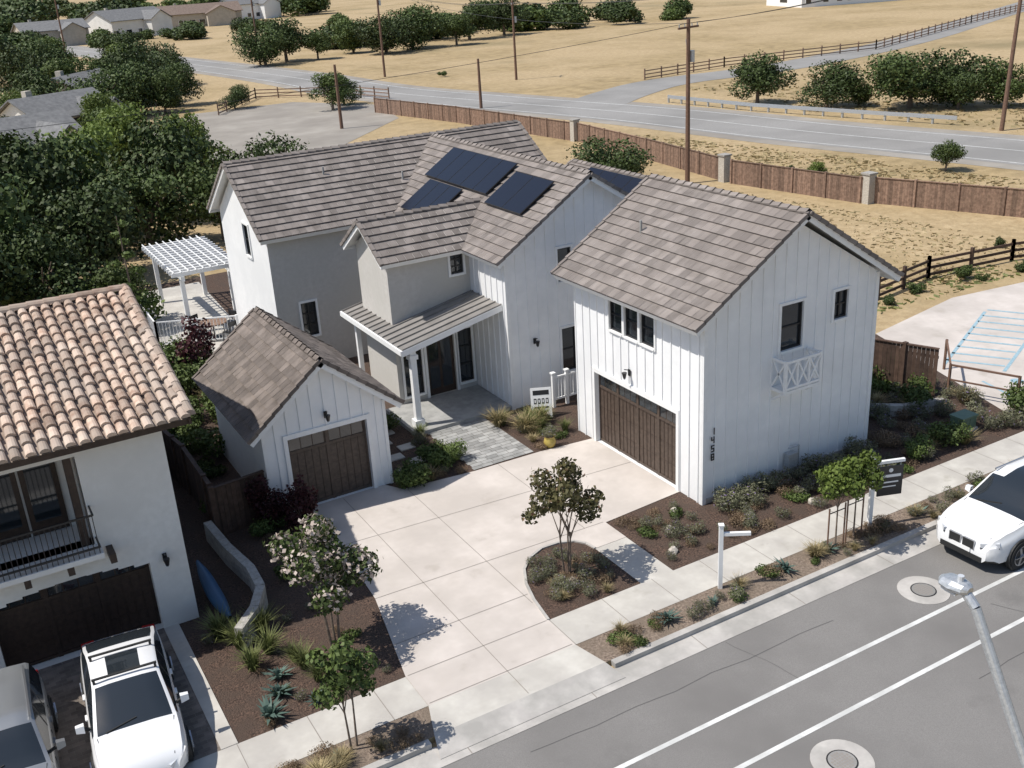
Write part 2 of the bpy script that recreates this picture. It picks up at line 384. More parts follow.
while y<2.8:
    x=-17.9-(row%2)*.12
    while x<-14.0:
        a=max(x,-17.9);b_=min(x+.24,-14.05)
        if b_>a+.02: mb.face([(a+.003,y+.003,.022),(b_-.003,y+.003,.022),(b_-.003,y+.117,.022),(a+.003,y+.117,.022)],'npav')
        x+=.24
    y+=.12;row+=1
mb.face([(-17.95,-2.2,.016),(-14.0,-2.2,.016),(-14.0,2.8,.016),(-17.95,2.8,.016)],'joint')
mb.box(-14.25,-13.9,-2.2,2.8,.01,.035,'walk'); mb.box(-18.3,-17.95,-2.2,2.8,.01,.035,'walk')
mb.face([(-18.3,-4.25,.02),(-13.9,-4.25,.02),(-13.9,-2.2,.02),(-18.3,-2.2,.02)],'walk')
mb.obj('neighbour_driveway')
# ================================================================ HOUSE
H=empty('farmhouse')
WEST=(-1,0,0); SOUTH=(0,-1,0)
W_=MB(); D=MB()
FS=FR((0,0,0),(1,0,0),SOUTH)
hs=[(2.68,3.5,3.95,5.28),(4.68,5.22,4.45,5.28)]
zE=5.35; s_=.63
wtop=zE+.2
wall(W_,FS,0,6.4,0,wtop,hs,'white',topf={'apex':3.2,'z':wtop+3.2*s_-.04},batten=.40)
window(D,FS,*hs[0],1,2); window(D,FS,*hs[1],2,2)
FW=FR((0,6.2,0),(0,-1,0),WEST)
g=(6.2-5.15,6.2-1.1,0.02,2.42); t=(6.2-4.3,6.2-2.1,4.05,5.05)
t3=[(t[0],t[0]+.66,t[2],t[3]),(t[0]+.77,t[0]+1.43,t[2],t[3]),(t[0]+1.54,t[1],t[2],t[3])]
wall(W_,FW,0,6.2,0,wtop,[g]+t3,'white',.2,batten=.40)
for q in t3: window(D,FW,*q,1,2,fw=.055)
garage_door(D,FW,*g,'wood',4)
for a,b_,c,d in ((g[0]-.12,g[0],0,g[3]+.14),(g[1],g[1]+.12,0,g[3]+.14)): D.fb(FW,a,b_,c,d,.002,.055,'trim')
D.fb(FW,g[0],g[1],g[3],g[3]+.14,.002,.055,'trim')
sconce(D,FW,6.2-3.3,2.95)
W_.face([(6.4,0,0),(6.4,6.2,0),(6.4,6.2,wtop),(6.4,0,wtop)],'white')
W_.face([(0,6.2,0),(6.4,6.2,0),(6.4,6.2,wtop),(0,6.2,wtop)],'white'); W_.face([(0,6.2,wtop),(6.4,6.2,wtop),(3.2,6.2,wtop+2)],'white')
D.fb(FS,-.03,.1,0,wtop,.0,.05,'trim'); D.fb(FS,6.3,6.43,0,wtop,0,.05,'trim'); D.fb(FW,6.1,6.2,0,wtop,0,.034,'trim')
D.fb(FS,.1,6.3,0.0,.16,.0,.04,'walk')
def digit(mb,F,u,v,ch,h=.2,w=.11,t=.026):
    segs={'1':'bc','4':'fgbc','5':'afgcd','8':'abcdefg'}[ch]
    q={'a':(0,w,h-t,h),'d':(0,w,0,t),'g':(0,w,h/2-t/2,h/2+t/2),'f':(0,t,h/2,h),'e':(0,t,0,h/2),'b':(w-t,w,h/2,h),'c':(w-t,w,0,h/2)}
    for s in segs: a,b_,c,d=q[s]; mb.fb(F,u+a,u+b_,v+c,v+d,.04,.06,'black')
for i,ch in enumerate('1458'): digit(D,FS,.26,2.1-i*.26,ch)
def balcony(mb,F,u0,u1,v0,v1,n):
    O,U,Z,N=F; P=lambda u,v,nn:O+U*u+Z*v+N*nn
    mb.fb(F,u0,u1,v0,v0+.09,.01,n,'trim')
    for u in (u0+.03,u1-.03): mb.beam(P(u,v0,n-.03),P(u,v1+.06,n-.03),.08,'trim')
    for a,b_ in ((P(u0,v1,n-.03),P(u1,v1,n-.03)),(P(u0+.03,v1,0.03),P(u0+.03,v1,n)),(P(u1-.03,v1,.03),P(u1-.03,v1,n)),(P(u0,v0+.15,n-.03),P(u1,v0+.15,n-.03))): mb.beam(a,b_,.07,'trim')
    m=3; w=(u1-u0-.06)/m
    for i in range(m):
        a=u0+.03+w*i
        mb.beam(P(a,v0+.15,n-.03),P(a+w,v1,n-.03),.05,'trim'); mb.beam(P(a+w,v0+.15,n-.04),P(a,v1,n-.04),.05,'trim')
        if i: mb.beam(P(a,v0+.1,n-.03),P(a,v1,n-.03),.06,'trim')
    for u in (u0+.03,u1-.03):
        mb.beam(P(u,v0+.15,.03),P(u,v1,n-.03),.05,'trim'); mb.beam(P(u,v1,.03),P(u,v0+.15,n-.03),.05,'trim')
        mb.beam(P(u,v0-.3,.03),P(u,v0,n-.1),.06,'trim')
balcony(D,FS,2.42,3.78,2.88,3.82,.55)
D.box(3.0,3.35,-.25,-.06,.35,.75,'steel'); D.beam((3.5,-.12,0),(3.5,-.12,.9),.05,'steel',n=8); D.beam((3.1,-.12,.9),(3.5,-.12,.9),.05,'steel',n=8)
W_.obj('garage_wing_walls',H); D.obj('garage_wing_openings',H)
gable_roof(H,'garage_wing_roof','Y',3.2,3.78,-.35,6.5,zE+.0,zE+3.78*s_+.08,'tile')
W_=MB(); D=MB()
FG=FR((-10.3,6.5,0),(1,0,0),SOUTH); gd=(.72,3.12,.02,2.3)
wall(W_,FG,0,3.75,0,2.75,[gd],'white',.2,topf={'apex':1.875,'z':2.75+1.875*.82},batten=.38)
garage_door(D,FG,*gd,'wood',2)
for a,b_ in ((gd[0]-.12,gd[0]),(gd[1],gd[1]+.12)): D.fb(FG,a,b_,0,gd[3]+.14,.002,.055,'trim')
D.fb(FG,gd[0],gd[1],gd[3],gd[3]+.14,.002,.055,'trim')
sconce(D,FG,1.92,2.75)
W_.face([(-10.3,6.5,0),(-10.3,11.7,0),(-10.3,11.7,2.75),(-10.3,6.5,2.75)],'white'); W_.face([(-6.55,6.5,0),(-6.55,11.7,0),(-6.55,11.7,2.75),(-6.55,6.5,2.75)],'white')
W_.face([(-10.3,11.7,0),(-6.55,11.7,0),(-6.55,11.7,2.75),(-10.3,11.7,2.75)],'white');W_.face([(-10.3,11.7,2.75),(-6.55,11.7,2.75),(-8.42,11.7,4.25)],'white')
D.fb(FG,0,.1,0,2.75,0,.036,'trim'); D.fb(FG,3.65,3.75,0,2.75,0,.036,'trim')
W_.obj('small_garage_walls',H); D.obj('small_garage_door',H)
gable_roof(H,'small_garage_roof','Y',-8.425,2.3,6.15,12.0,2.62,4.5,'tile2')
W_=MB(); D=MB()
FC=FR((-.9,9,0),(1,0,0),SOUTH)
hc=[(2.05,2.6,4.2,5.35),(2.1,2.7,.9,2.5)]
wall(W_,FC,0,6.5,0,5.5,hc,'white',topf={'apex':3.25,'z':5.5+3.25*.655},batten=.4)
for q in hc: window(D,FC,*q,1,2)
FCW=FR((-.9,20,0),(0,-1,0),WEST)
wall(W_,FCW,0,11,0,5.5,[],'white',batten=.4)
W_.face([(5.6,9,0),(5.6,20,0),(5.6,20,5.5),(5.6,9,5.5)],'white')
sconce(D,FC,1.0,2.3)
D.fb(FC,-.03,.1,0,5.45,0,.05,'trim')
gable_roof(H,'cross_wing_roof','Y',2.35,3.72,8.62,20.4,5.33,7.72,'tile',rake1=False)
FM=FR((-6.2,17.5,0),(1,0,0),SOUTH)
hm=[(.95,1.55,1.3,2.65)]
wall(W_,FM,0,5.3,0,5.45,hm,'stucco'); window(D,FM,*hm[0],2,3,frame='trim')
FMW=FR((-6.2,23.7,0),(0,-1,0),WEST)
hw=[(3.3,4.0,4.2,5.45)]
wall(W_,FMW,0,6.2,0,5.5,hw,'white',topf={'apex':3.1,'z':5.5+3.1*.655}); window(D,FMW,*hw[0],1,2)
W_.face([(6.2,17.5,0),(6.2,23.7,0),(6.2,23.7,5.5),(6.2,17.5,5.5)],'stucco'); W_.face([(6.2,17.5,5.5),(6.2,23.7,5.5),(6.2,20.6,7.5)],'stucco')
W_.face([(-6.2,23.7,0),(6.2,23.7,0),(6.2,23.7,5.5),(-6.2,23.7,5.5)],'stucco'); W_.face([(5.6,17.5,0),(6.2,17.5,0),(6.2,17.5,5.5),(5.6,17.5,5.5)],'stucco')
gable_roof(H,'main_roof','X',20.6,3.6,-6.55,6.6,5.4,7.74,'tile')
FB=FR((-4,11.5,0),(1,0,0),SOUTH)
hb=[(2.35,2.85,4.45,5.2)]
door=(1.15,2.25,.15,2.45); dw=(2.4,2.95,.4,2.4); lw=(.25,.95,.4,2.3)
wall(W_,FB,0,3.1,0,5.45,hb+[door,dw,lw],'stucco',.14); window(D,FB,*hb[0],2,3)
window(D,FB,*dw,1,3); window(D,FB,*lw,1,3)
D.fb(FB,*door,-.12,-.08,'dwood')
for a,b_ in ((door[0]+.12,door[0]+.5),(door[0]+.6,door[1]-.12)): D.fb(FB,a,b_,.4,2.3,-.08,-.07,'glass')
D.fb(FB,door[0]-.1,door[0],.15,2.55,.0,.05,'trim');D.fb(FB,door[1],door[1]+.1,.15,2.55,.0,.05,'trim')
FBW=FR((-4,14.1,0),(0,-1,0),WEST)
wall(W_,FBW,0,2.6,0,5.45,[],'stucco',topf={'apex':1.3,'z':5.45+1.3*.64})
W_.face([(-4,14.1,0),(-.9,14.1,0),(-.9,14.1,5.45),(-4,14.1,5.45)],'stucco')
gable_roof(H,'dormer_roof','X',12.8,1.75,-4.35,1.4,5.35,6.5,'tile',rake1=False)
W_.obj('house_walls',H); D.obj('house_windows_doors',H)
mb=MB(); zt=lambda x:2.98+.205*(x+4.65)
y0,y1=9.3,14.6
while y0<y1-.01:
    ye=min(y0+.4,y1)
    mb.face([(-4.65,y0,zt(-4.65)),(-.92,y0,zt(-.92)),(-.92,ye,zt(-.92)),(-4.65,ye,zt(-4.65))],'metalroof')
    mb.hexa([(-4.66,y0-.02,zt(-4.66)-.0),(-.93,y0-.02,zt(-.93)),(-.93,y0+.02,zt(-.93)),(-4.66,y0+.02,zt(-4.66)),(-4.66,y0-.02,zt(-4.66)+.05),(-.93,y0-.02,zt(-.93)+.05),(-.93,y0+.02,zt(-.93)+.05),(-4.66,y0+.02,zt(-4.66)+.05)],'metalroof',.3)
    y0=ye
mb.hexa([(-4.6,9.34,zt(-4.6)-.2),(-.95,9.34,zt(-.95)-.2),(-.95,14.5,zt(-.95)-.2),(-4.6,14.5,zt(-4.6)-.2),(-4.6,9.34,zt(-4.6)-.02),(-.95,9.34,zt(-.95)-.02),(-.95,14.5,zt(-.95)-.02),(-4.6,14.5,zt(-4.6)-.02)],'trim')
mb.beam((-4.69,9.3,zt(-4.65)-.09),(-4.69,14.6,zt(-4.65)-.09),.07,'trim',.17)
mb.beam((-4.7,9.29,zt(-4.7)-.1),(-.92,9.29,zt(-.92)-.1),.05,'trim',.2)
mb.box(-4.35,-4.15,9.4,9.6,.15,2.9,'trim'); mb.box(-4.42,-4.08,9.33,9.67,.15,.4,'trim'); mb.box(-4.4,-4.1,9.35,9.65,2.55,2.7,'trim')
mb.box(-4.35,-4.15,9.6,14.4,2.6,2.8,'trim',.5)
mb.box(-4.33,-4.17,14.2,14.36,0,2.6,'trim')
mb.obj('porch_roof',H)
mb=MB(); mb.box(-5.3,-4.5,15.6,16.4,.05,.9,'trim'); mb.disc((-4.9,16.0,.91),(0,0,1),.3,'blackp',20,.03)
for i in range(8): mb.box(-5.31,-5.30,15.65,16.35,.12+i*.09,.16+i*.09,'hwy'); mb.box(-5.25,-4.55,15.59,15.6,.12+i*.09,.16+i*.09,'hwy')
mb.obj('air_conditioner_unit')
mb=MB()
for x in (.35,.9,1.5): mb.beam((x,8.3,0),(x,8.3,1.25),.1,'trim'); mb.box(x-.08,x+.08,8.22,8.38,1.25,1.3,'trim')
for z in (.3,1.1): mb.beam((.35,8.3,z),(1.5,8.3,z),.06,'trim')
for x in np.arange(.45,1.5,.12): mb.beam((x,8.3,.3),(x,8.3,1.1),.03,'trim')
mb.obj('entry_railing',H)
mb=MB(); mb.box(5.6,9.0,11.5,17.5,0,4.9,'white'); mb.obj('east_wing_walls',H)
gable_roof(H,'east_wing_roof','Y',7.6,2.2,11.2,17.8,4.85,6.25,'tile')
def slope_C(y,s,n=0):
    d=V((3.72,0,2.39)).normalized(); N=V((-2.39,0,3.72)).normalized()
    return V((-1.37,y,5.33))+d*s+N*n
def panel(mb,fn,y0,y1,s0,s1,ny,ns):
    for i in range(ny):
        for j in range(ns):
            a=y0+(y1-y0)*i/ny+.006;b_=y0+(y1-y0)*(i+1)/ny-.006;c=s0+(s1-s0)*j/ns+.006;d=s0+(s1-s0)*(j+1)/ns-.006
            mb.hexa([fn(a,c,.15),fn(b_,c,.15),fn(b_,d,.15),fn(a,d,.15),fn(a,c,.19),fn(b_,c,.19),fn(b_,d,.19),fn(a,d,.19)],'black')
            e=.02
            mb.hexa([fn(a+e,c+e,.185),fn(b_-e,c+e,.185),fn(b_-e,d-e,.185),fn(a+e,d-e,.185),fn(a+e,c+e,.194),fn(b_-e,c+e,.194),fn(b_-e,d-e,.194),fn(a+e,d-e,.194)],'solar')
mb=MB(); panel(mb,slope_C,12.6,17.6,2.35,4.0,5,1); panel(mb,slope_C,14.2,16.9,.6,2.25,3,1); panel(mb,slope_C,9.7,12.2,2.0,3.65,2,1)
def slope_E(y,s,n=0):
    d=V((2.2,0,1.4)).normalized(); N=V((-1.4,0,2.2)).normalized(); return V((5.4,y,4.85))+d*s+N*n
panel(mb,slope_E,12.0,16.0,1.2,2.4,4,1)
mb.obj('solar_panels',H)
mb=MB()
for (x,y,z) in ((1.4,4.6,6.85),(-3.0,19.4,7.1),(0,18.6,6.6)): mb.beam((x,y,z-.2),(x,y,z+.22),.08,'pav',n=10)
mb.obj('roof_vents',H)
# ================================================================ NEIGHBOUR HOUSE
Nn=empty('neighbour_house'); W_=MB(); D=MB()
FN=FR((-20,2.8,0),(1,0,0),SOUTH)
gh=(2.3,5.75,.02,2.05); bal=(2.2,4.7,2.75,4.95)
wall(W_,FN,0,6.6,0,5.35,[gh,bal],'nstucco',.35)
garage_door(D,FN,gh[0],gh[1],gh[2],gh[3],'dwood',3,depth=.3)
# segmental arch brow over the garage opening
for i in range(10):
    u0=gh[0]+(gh[1]-gh[0])*i/10; u1=gh[0]+(gh[1]-gh[0])*(i+1)/10; um=((u0+u1)/2-gh[0])/(gh[1]-gh[0]); dz=.22*(2*um-1)**2
    W_.fb(FN,u0,u1,gh[3]-dz-.01,gh[3]+.001,-.28,-.002,'nstucco')
W_.fb(FN,bal[0],bal[1],bal[2],bal[3],-1.3,-1.25,'nstucco')
for u in (bal[0],bal[1]): W_.fb(FN,u-.02,u+.02,bal[2],bal[3],-1.3,-.36,'nstucco')
W_.fb(FN,bal[0]-.1,bal[1]+.1,bal[2]-.12,bal[2],-1.3,.55,'nstucco')
for a in (bal[0]+.5,bal[0]+1.35):
    D.fb(FN,a,a+.8,bal[2]+.02,bal[3]-.15,-1.25,-1.19,'dwood'); D.fb(FN,a+.12,a+.68,bal[2]+.35,bal[3]-.3,-1.19,-1.18,'glass')
O_,U_,Z_,N_=FN; P=lambda u,v,n:O_+U_*u+Z_*v+N_*n
for z in (.15,.95): D.beam(P(bal[0]-.05,bal[2]+z,.5),P(bal[1]+.05,bal[2]+z,.5),.04,'black')
for z in (.15,.95): D.beam(P(bal[1]+.05,bal[2]+z,.5),P(bal[1]+.05,bal[2]+z,0),.04,'black')
u=bal[0]
while u<bal[1]+.05: D.beam(P(u,bal[2],.5),P(u,bal[2]+.95,.5),.018,'black'); u+=.11
D.fb(FN,bal[1]-.25,bal[1]-.09,bal[2],bal[3],-.3,-.02,'dwood')
for u in np.arange(2.2,5.0,.9): D.fb(FN,u,u+.14,2.4,2.62,0,.5,'dwood')
sconce(D,FN,6.1,1.9)
W_.face([(-13.4,2.8,0),(-13.4,13.2,0),(-13.4,13.2,5.35),(-13.4,2.8,5.35)],'nstucco')
W_.face([(-13.4,2.8,5.35),(-13.4,13.2,5.35),(-13.4,8,6.85)],'nstucco')
W_.face([(-13.4,13.2,0),(-26,13.2,0),(-26,13.2,5.35),(-13.4,13.2,5.35)],'nstucco')
W_.obj('walls',Nn); D.obj('openings',Nn)
def barrel(mb,O,U,W,L,S,k='terra',pitch=.27,tl=.40):
    O=V(O);U=V(U).normalized();W=V(W).normalized();N=U.cross(W)
    if N.z<0:N=-N
    mb.face([O,O+U*L,O+U*L+W*S,O+W*S],k,.15)
    u=pitch/2
    while u<L:
        s=-.04
        while s<S-.05:
            e=min(s+tl+.05,S); r=random.random(); j=random.uniform(-.02,.02); vs=[];n=6; lf=random.uniform(0,.02)
            for ss,rad,lift in ((s+random.uniform(-.02,.02),.115,.05+lf),(e,.095,.015)):
                for q in range(n+1):
                    a=math.pi*q/n; vs.append(O+U*(u+j-math.cos(a)*rad)+W*ss+N*(lift+math.sin(a)*rad*.9))
            mb.mesh(vs,[(q,q+1,n+2+q,n+1+q) for q in range(n)]+[tuple(range(n+1))],k,r)
            s+=tl
        u+=pitch
mb=MB(); hN=5.7; zn0,zn1=5.38,7.0
Wn=V((0,hN,zn1-zn0)); barrel(mb,(-26,8-hN,zn0),(1,0,0),Wn,13.2,Wn.length)
Wn2=V((0,-hN,zn1-zn0)); barrel(mb,(-26,8+hN,zn0),(1,0,0),Wn2,13.2,Wn2.length)
u=-26
while u<-12.8:
    vs=[];r=random.random()
    for xx in (u,min(u+.42,-12.75)):
        for q in range(7):
            a=math.pi*q/6; vs.append((xx,8-math.cos(a)*.15,zn1+.04+math.sin(a)*.13+(.02 if xx==u else 0)))
    mb.mesh(vs,[(q,q+1,8+q,7+q) for q in range(6)]+[tuple(range(7))],'terra',r); u+=.4
for sg in (-1,1):
    t_=0
    while t_<1:
        vs=[];r=random.random()
        for tt,rd in ((t_,.13),(min(1,t_+.075),.11)):
            yy=8+sg*hN*(1-tt);zz=zn0+(zn1-zn0)*tt
            for q in range(7): a=math.pi*q/6; vs.append((-12.8-math.cos(a)*rd,yy,zz+.06+math.sin(a)*rd))
        mb.mesh(vs,[(q,q+1,8+q,7+q) for q in range(6)]+[tuple(range(7))],'terra',r); t_+=.068
mb.box(-26,-12.85,8-hN+.05,8-hN+.12,zn0-.16,zn0-.02,'dwood')
for sg in (-1,1):
    mb.hexa([(-12.86,8+sg*hN,zn0-.15),(-12.8,8+sg*hN,zn0-.15),(-12.8,8,zn1-.15),(-12.86,8,zn1-.15),(-12.86,8+sg*hN,zn0),(-12.8,8+sg*hN,zn0),(-12.8,8,zn1),(-12.86,8,zn1)],'dwood')
x=-25.8
while x<-13: mb.box(x,x+.09,8-hN+.1,2.8,zn0-.14,zn0-.0,'dwood'); x+=.55
mb.obj('tile_roof',Nn)
# ================================================================ FENCES
def board_fence(name,pts,h,k='fence',bw=.14,z0=0):
    mb=MB()
    for p,q in zip(pts,pts[1:]):
        a=V((*p,z0));b_=V((*q,z0));L=(b_-a).length;d=(b_-a)/L;n=V((-d.y,d.x,0));s=0
        while s<L:
            e=min(s+bw-.01,L);hh=h+random.uniform(-.02,.02)
            c=[a+d*s-n*.012,a+d*e-n*.012,a+d*e+n*.012,a+d*s+n*.012]
            mb.hexa(c+[x+V((0,0,hh)) for x in c],k); s+=bw
        for z in (.35,h-.3): mb.beam(a+n*.05+V((0,0,z)),b_+n*.05+V((0,0,z)),.05,k,.09)
        mb.beam(a+V((0,0,h+.02)),b_+V((0,0,h+.02)),.12,k,.035)
        s=0
        while s<=L+.01:
            mb.beam(a+d*s,a+d*s+V((0,0,h+.08)),.14,k); s+=2.4
    return mb.obj(name)
board_fence('wood_fence',[(27,86),(29.5,72),(31.2,54)],1.5)
board_fence('wood_fence',[(31.4,54),(30.4,43),(29.2,33.5)],1.5)
board_fence('wood_fence',[(29,32),(30.5,22.4)],1.5)
board_fence('wood_fence',[(31,22),(34,14),(39,4),(46,-8)],1.5)
mb=MB()
for (x,y) in ((31.3,54),(29.1,32.8),(30.8,22.2)): mb.box(x-.28,x+.28,y-.28,y+.28,0,1.7,'stone'); mb.box(x-.34,x+.34,y-.34,y+.34,1.7,1.8,'block')
mb.obj('fence_pillars')
board_fence('side_fence',[(-12.9,17.5),(-11.9,9.5),(-11.9,6.5)],1.6,'dfence')
board_fence('side_fence',[(-11.9,6.4),(-10.35,6.6)],1.5,'dfence')
board_fence('wood_fence',[(7.6,6.9),(9.6,4.4),(11.0,1.2)],1.7,'dfence')
def rail_fence(name,pts,h=1.1,k='dfence',n=3,step=2.2):
    mb=MB()
    for p,q in zip(pts,pts[1:]):
        a=V((*p,0));b_=V((*q,0));L=(b_-a).length;m=max(1,round(L/step))
        for i in range(m+1): c=a+(b_-a)*i/m; mb.beam(c,c+V((0,0,h+.1)),.13,k)
        for j in range(n): z=h*(j+.6)/n; mb.beam(a+V((0,0,z)),b_+V((0,0,z)),.05,k,.12)
    return mb.obj(name)
rail_fence('rail_fence',[(17.5,9.5),(21.5,10.2),(26.5,9.6),(34,7.5),(44,4)],.95)
rail_fence('rail_fence',[(61,84),(75,86),(100,84),(140,100),(190,118)],1.2,'fence',3,3)
rail_fence('rail_fence',[(14,100),(22,112),(31,104),(33,96)],1.2,'fence',3,3)
mb=MB()
for (x,y) in ((11.4,1.0),(12.2,-1.0),(13.2,2.6)): mb.beam((x,y,0),(x,y,1.15),.07,'pole')
mb.beam((11.4,1,1.12),(12.2,-1,1.12),.06,'pole'); mb.beam((11.4,1,.6),(12.2,-1,.6),.05,'pole'); mb.beam((11.4,1,1.12),(13.2,2.6,1.12),.06,'pole')
mb.obj('pipe_railing')
def curve_wall(name,pts,h,t,k):
    mb=MB()
    for p,q in zip(pts,pts[1:]):
        a=V((*p,0));b_=V((*q,0));d=(b_-a).normalized();n=V((-d.y,d.x,0))*t/2;z=0
        while z<h-.01:
            L=(b_-a).length;m=max(1,round(L/.4))
            for j in range(m):
                c=a+(b_-a)*j/m;e=a+(b_-a)*(j+1)/m-d*.012
                cc=[c-n,e-n,e+n,c+n]; cc=[x+V((0,0,z)) for x in cc]; mb.hexa(cc+[x+V((0,0,.185)) for x in cc],k)
            z+=.2
    return mb.obj(name)
curve_wall('block_retaining_wall',[(-12.15,6.4),(-12.05,4.8),(-11.85,3.4),(-11.9,2.4),(-12.3,1.6),(-12.9,.9)],.6,.22,'block')
curve_wall('block_retaining_wall',[(7.2,3.0),(8.0,1.6),(9.0,.8),(10.4,.4)],.4,.2,'block')
mb=MB(); mb.hexa([(-12.9,10.6,0),(-12.75,10.6,0),(-12.2,14.5,0),(-12.35,14.5,0),(-12.9,10.6,2.1),(-12.75,10.6,2.1),(-12.2,14.5,2.1),(-12.35,14.5,2.1)],'nstucco'); mb.obj('garden_wall')
mb=MB(); n=14; ring=[]
for i in range(n+1):
    t=i/n; w=.34*math.sin(math.pi*min(max(t,.03),.97))**.6; h=.22*math.sin(math.pi*min(max(t,.03),.97))**.5
    ring.append([( -12.9+math.cos(a)*w*.55, 1.6+t*3.0, .35+math.sin(a)*h+ (abs(t-.5)*.25)) for a in np.linspace(0,2*math.pi,11)[:-1]])
vs=[p for r in ring for p in r]
mb.mesh(vs,[(i*10+j,i*10+(j+1)%10,(i+1)*10+(j+1)%10,(i+1)*10+j) for i in range(n) for j in range(10)],'blue'); mb.obj('kayak',smooth=True)
flat('patio',[(-9.6,20),(-6.2,20),(-5.6,33),(-9.4,33)],.02,'walk')
mb=MB(); px0,px1,py0,py1=-8.0,-5.9,25.0,30.5; hz=2.45
for x in (px0,px1):
    for y in (py0,py1): mb.box(x-.09,x+.09,y-.09,y+.09,0,hz,'trim')
    mb.box(x-.07,x+.07,py0-.4,py1+.4,hz,hz+.22,'trim')
y=py0-.3
while y<py1+.35: mb.box(px0-.45,px1+.45,y-.04,y+.04,hz+.225,hz+.4,'trim'); y+=.45
x=px0-.35
while x<px1+.4: mb.box(x-.02,x+.02,py0-.4,py1+.4,hz+.405,hz+.45,'trim'); x+=.32
mb.obj('pergola')
mb=MB()
for a,b_ in (((-9.6,24),(-9.4,33)),((-9.6,24),(-6.5,22.6))):
    A=V((*a,0));B=V((*b_,0));L=(B-A).length;m=round(L/1.4)
    for i in range(m+1): c=A+(B-A)*i/m; mb.beam(c,c+V((0,0,1.15)),.09,'trim')
    for z in (.15,1.1): mb.beam(A+V((0,0,z)),B+V((0,0,z)),.05,'trim')
    k=round(L/.14)
    for i in range(k): c=A+(B-A)*i/k; mb.beam(c+V((0,0,.15)),c+V((0,0,1.1)),.02,'trim')
mb.obj('patio_railing')
T=empty('patio_table_set',(-7.3,23.6,0)); mb=MB(); mb.disc((0,0,.73),(0,0,1),.6,'fence',24,.04); mb.beam((0,0,0),(0,0,.71),.09,'black',n=8); mb.disc((0,0,.03),(0,0,1),.3,'black',20,.03)
for i in range(4):
    a=i*math.pi/2+.5;c=V((math.cos(a)*.95,math.sin(a)*.95,0));d=V((math.cos(a),math.sin(a),0));n=V((-d.y,d.x,0))
    q=[c-d*.2-n*.22,c-d*.2+n*.22,c+d*.22+n*.22,c+d*.22-n*.22]; mb.hexa([p+V((0,0,.42)) for p in q]+[p+V((0,0,.46)) for p in q],'black')
    for p in q: mb.beam(p,p+V((0,0,.42)),.035,'black')
    mb.beam(q[2]+V((0,0,.44)),q[2]+V((0,0,.9)),.035,'black');mb.beam(q[3]+V((0,0,.44)),q[3]+V((0,0,.9)),.035,'black');mb.beam(q[2]+V((0,0,.8)),q[3]+V((0,0,.8)),.03,'black',.2)
mb.obj('table_and_chairs',T)
# ================================================================ RIGHT PAD
pad=[(11.7,-1.0),(14.2,6.6),(20,7.7),(34,6),(34,-1.0)]
flat('parking_pad',pad,.02,'conc')
mb=MB()
def st(a,b,w,k='bpaint',z=.026):
    a=V((*a,z));b=V((*b,z));d=(b-a).normalized();n=V((-d.y,d.x,0))*w/2; mb.face([a-n,b-n,b+n,a+n],k)
st((13.6,2.9),(19.5,5.7),.12);st((14.6,1.2),(21,4.0),.12)
for i in range(9): x=14.2+i*.72; st((x-.2,3.15+i*.33),(x+.85,1.5+i*.31),.14)
st((13.3,1.1),(12.9,-.5),.1)
mb.disc((14.2,.4,.026),(0,0,1),.22,'bpaint',20,.002); st((14.6,.2),(15.0,-.3),.12)
mb.obj('parking_marking')
mb=MB(); mb.box(9.2,9.95,-1.3,-.75,.01,.1,'walk'); mb.box(9.25,9.9,-1.25,-.8,.1,.48,'green'); mb.box(9.22,9.93,-1.28,-.77,.48,.54,'green'); mb.box(9.28,9.56,-1.265,-1.25,.14,.46,'green');mb.box(9.59,9.87,-1.265,-1.25,.14,.46,'green'); mb.obj('utility_box')
# ================================================================ BACKGROUND ROADS
def ribbon(name,pts,w,z,k):
    P_=[V((*p,z)) for p in pts]; Q=[]
    for i in range(len(P_)-1):
        p0=P_[max(i-1,0)];p1=P_[i];p2=P_[i+1];p3=P_[min(i+2,len(P_)-1)]
        for j in range(8):
            t=j/8; Q.append(.5*((2*p1)+(-p0+p2)*t+(2*p0-5*p1+4*p2-p3)*t*t+(-p0+3*p1-3*p2+p3)*t*t*t))
    Q.append(P_[-1]); mb=MB(); L=[];R=[]
    for i,q in enumerate(Q):
        d=(Q[min(i+1,len(Q)-1)]-Q[max(i-1,0)]).normalized();n=V((-d.y,d.x,0)); L.append(q+n*w/2);R.append(q-n*w/2)
    for i in range(len(Q)-1): mb.face([L[i],R[i],R[i+1],L[i+1]],k)
    return mb.obj(name)
hp=[(60,-60),(55,-10),(50,24),(46.5,42),(44,62),(39,84),(35,105),(34,135),(30,180),(22,260),(10,360)]
ribbon('dirt_shoulder',hp,12,.012,'yard')
ribbon('highway',hp,9,.02,'hwy')
off=lambda d:[(x+d,y) for x,y in hp]
ribbon('highway_marking',off(.15),.14,.03,'paint');ribbon('highway_marking',off(4.0),.14,.03,'paint');ribbon('highway_marking',off(-4.0),.14,.03,'paint')
ribbon('side_road',[(43,70),(52,76),(62,80),(80,80),(110,88),(150,105),(230,140)],7,.026,'hwy')
flat('concrete_yard',[(4,60),(3,88),(12,104),(24,104),(30,92),(27,80),(16,68)],.016,'yard')
mb=MB(); gp=[(50.5,66),(51.5,55),(54,44),(56,36)]
for p,q in zip(gp,gp[1:]):
    a=V((*p,0));b_=V((*q,0));m=round((b_-a).length/2)
    for i in range(m): c=a+(b_-a)*i/m; mb.beam(c,c+V((0,0,.75)),.15,'steel')
    mb.beam(a+V((-.12,0,.6)),b_+V((-.12,0,.6)),.06,'steel',.32)
mb.obj('guard_rail')
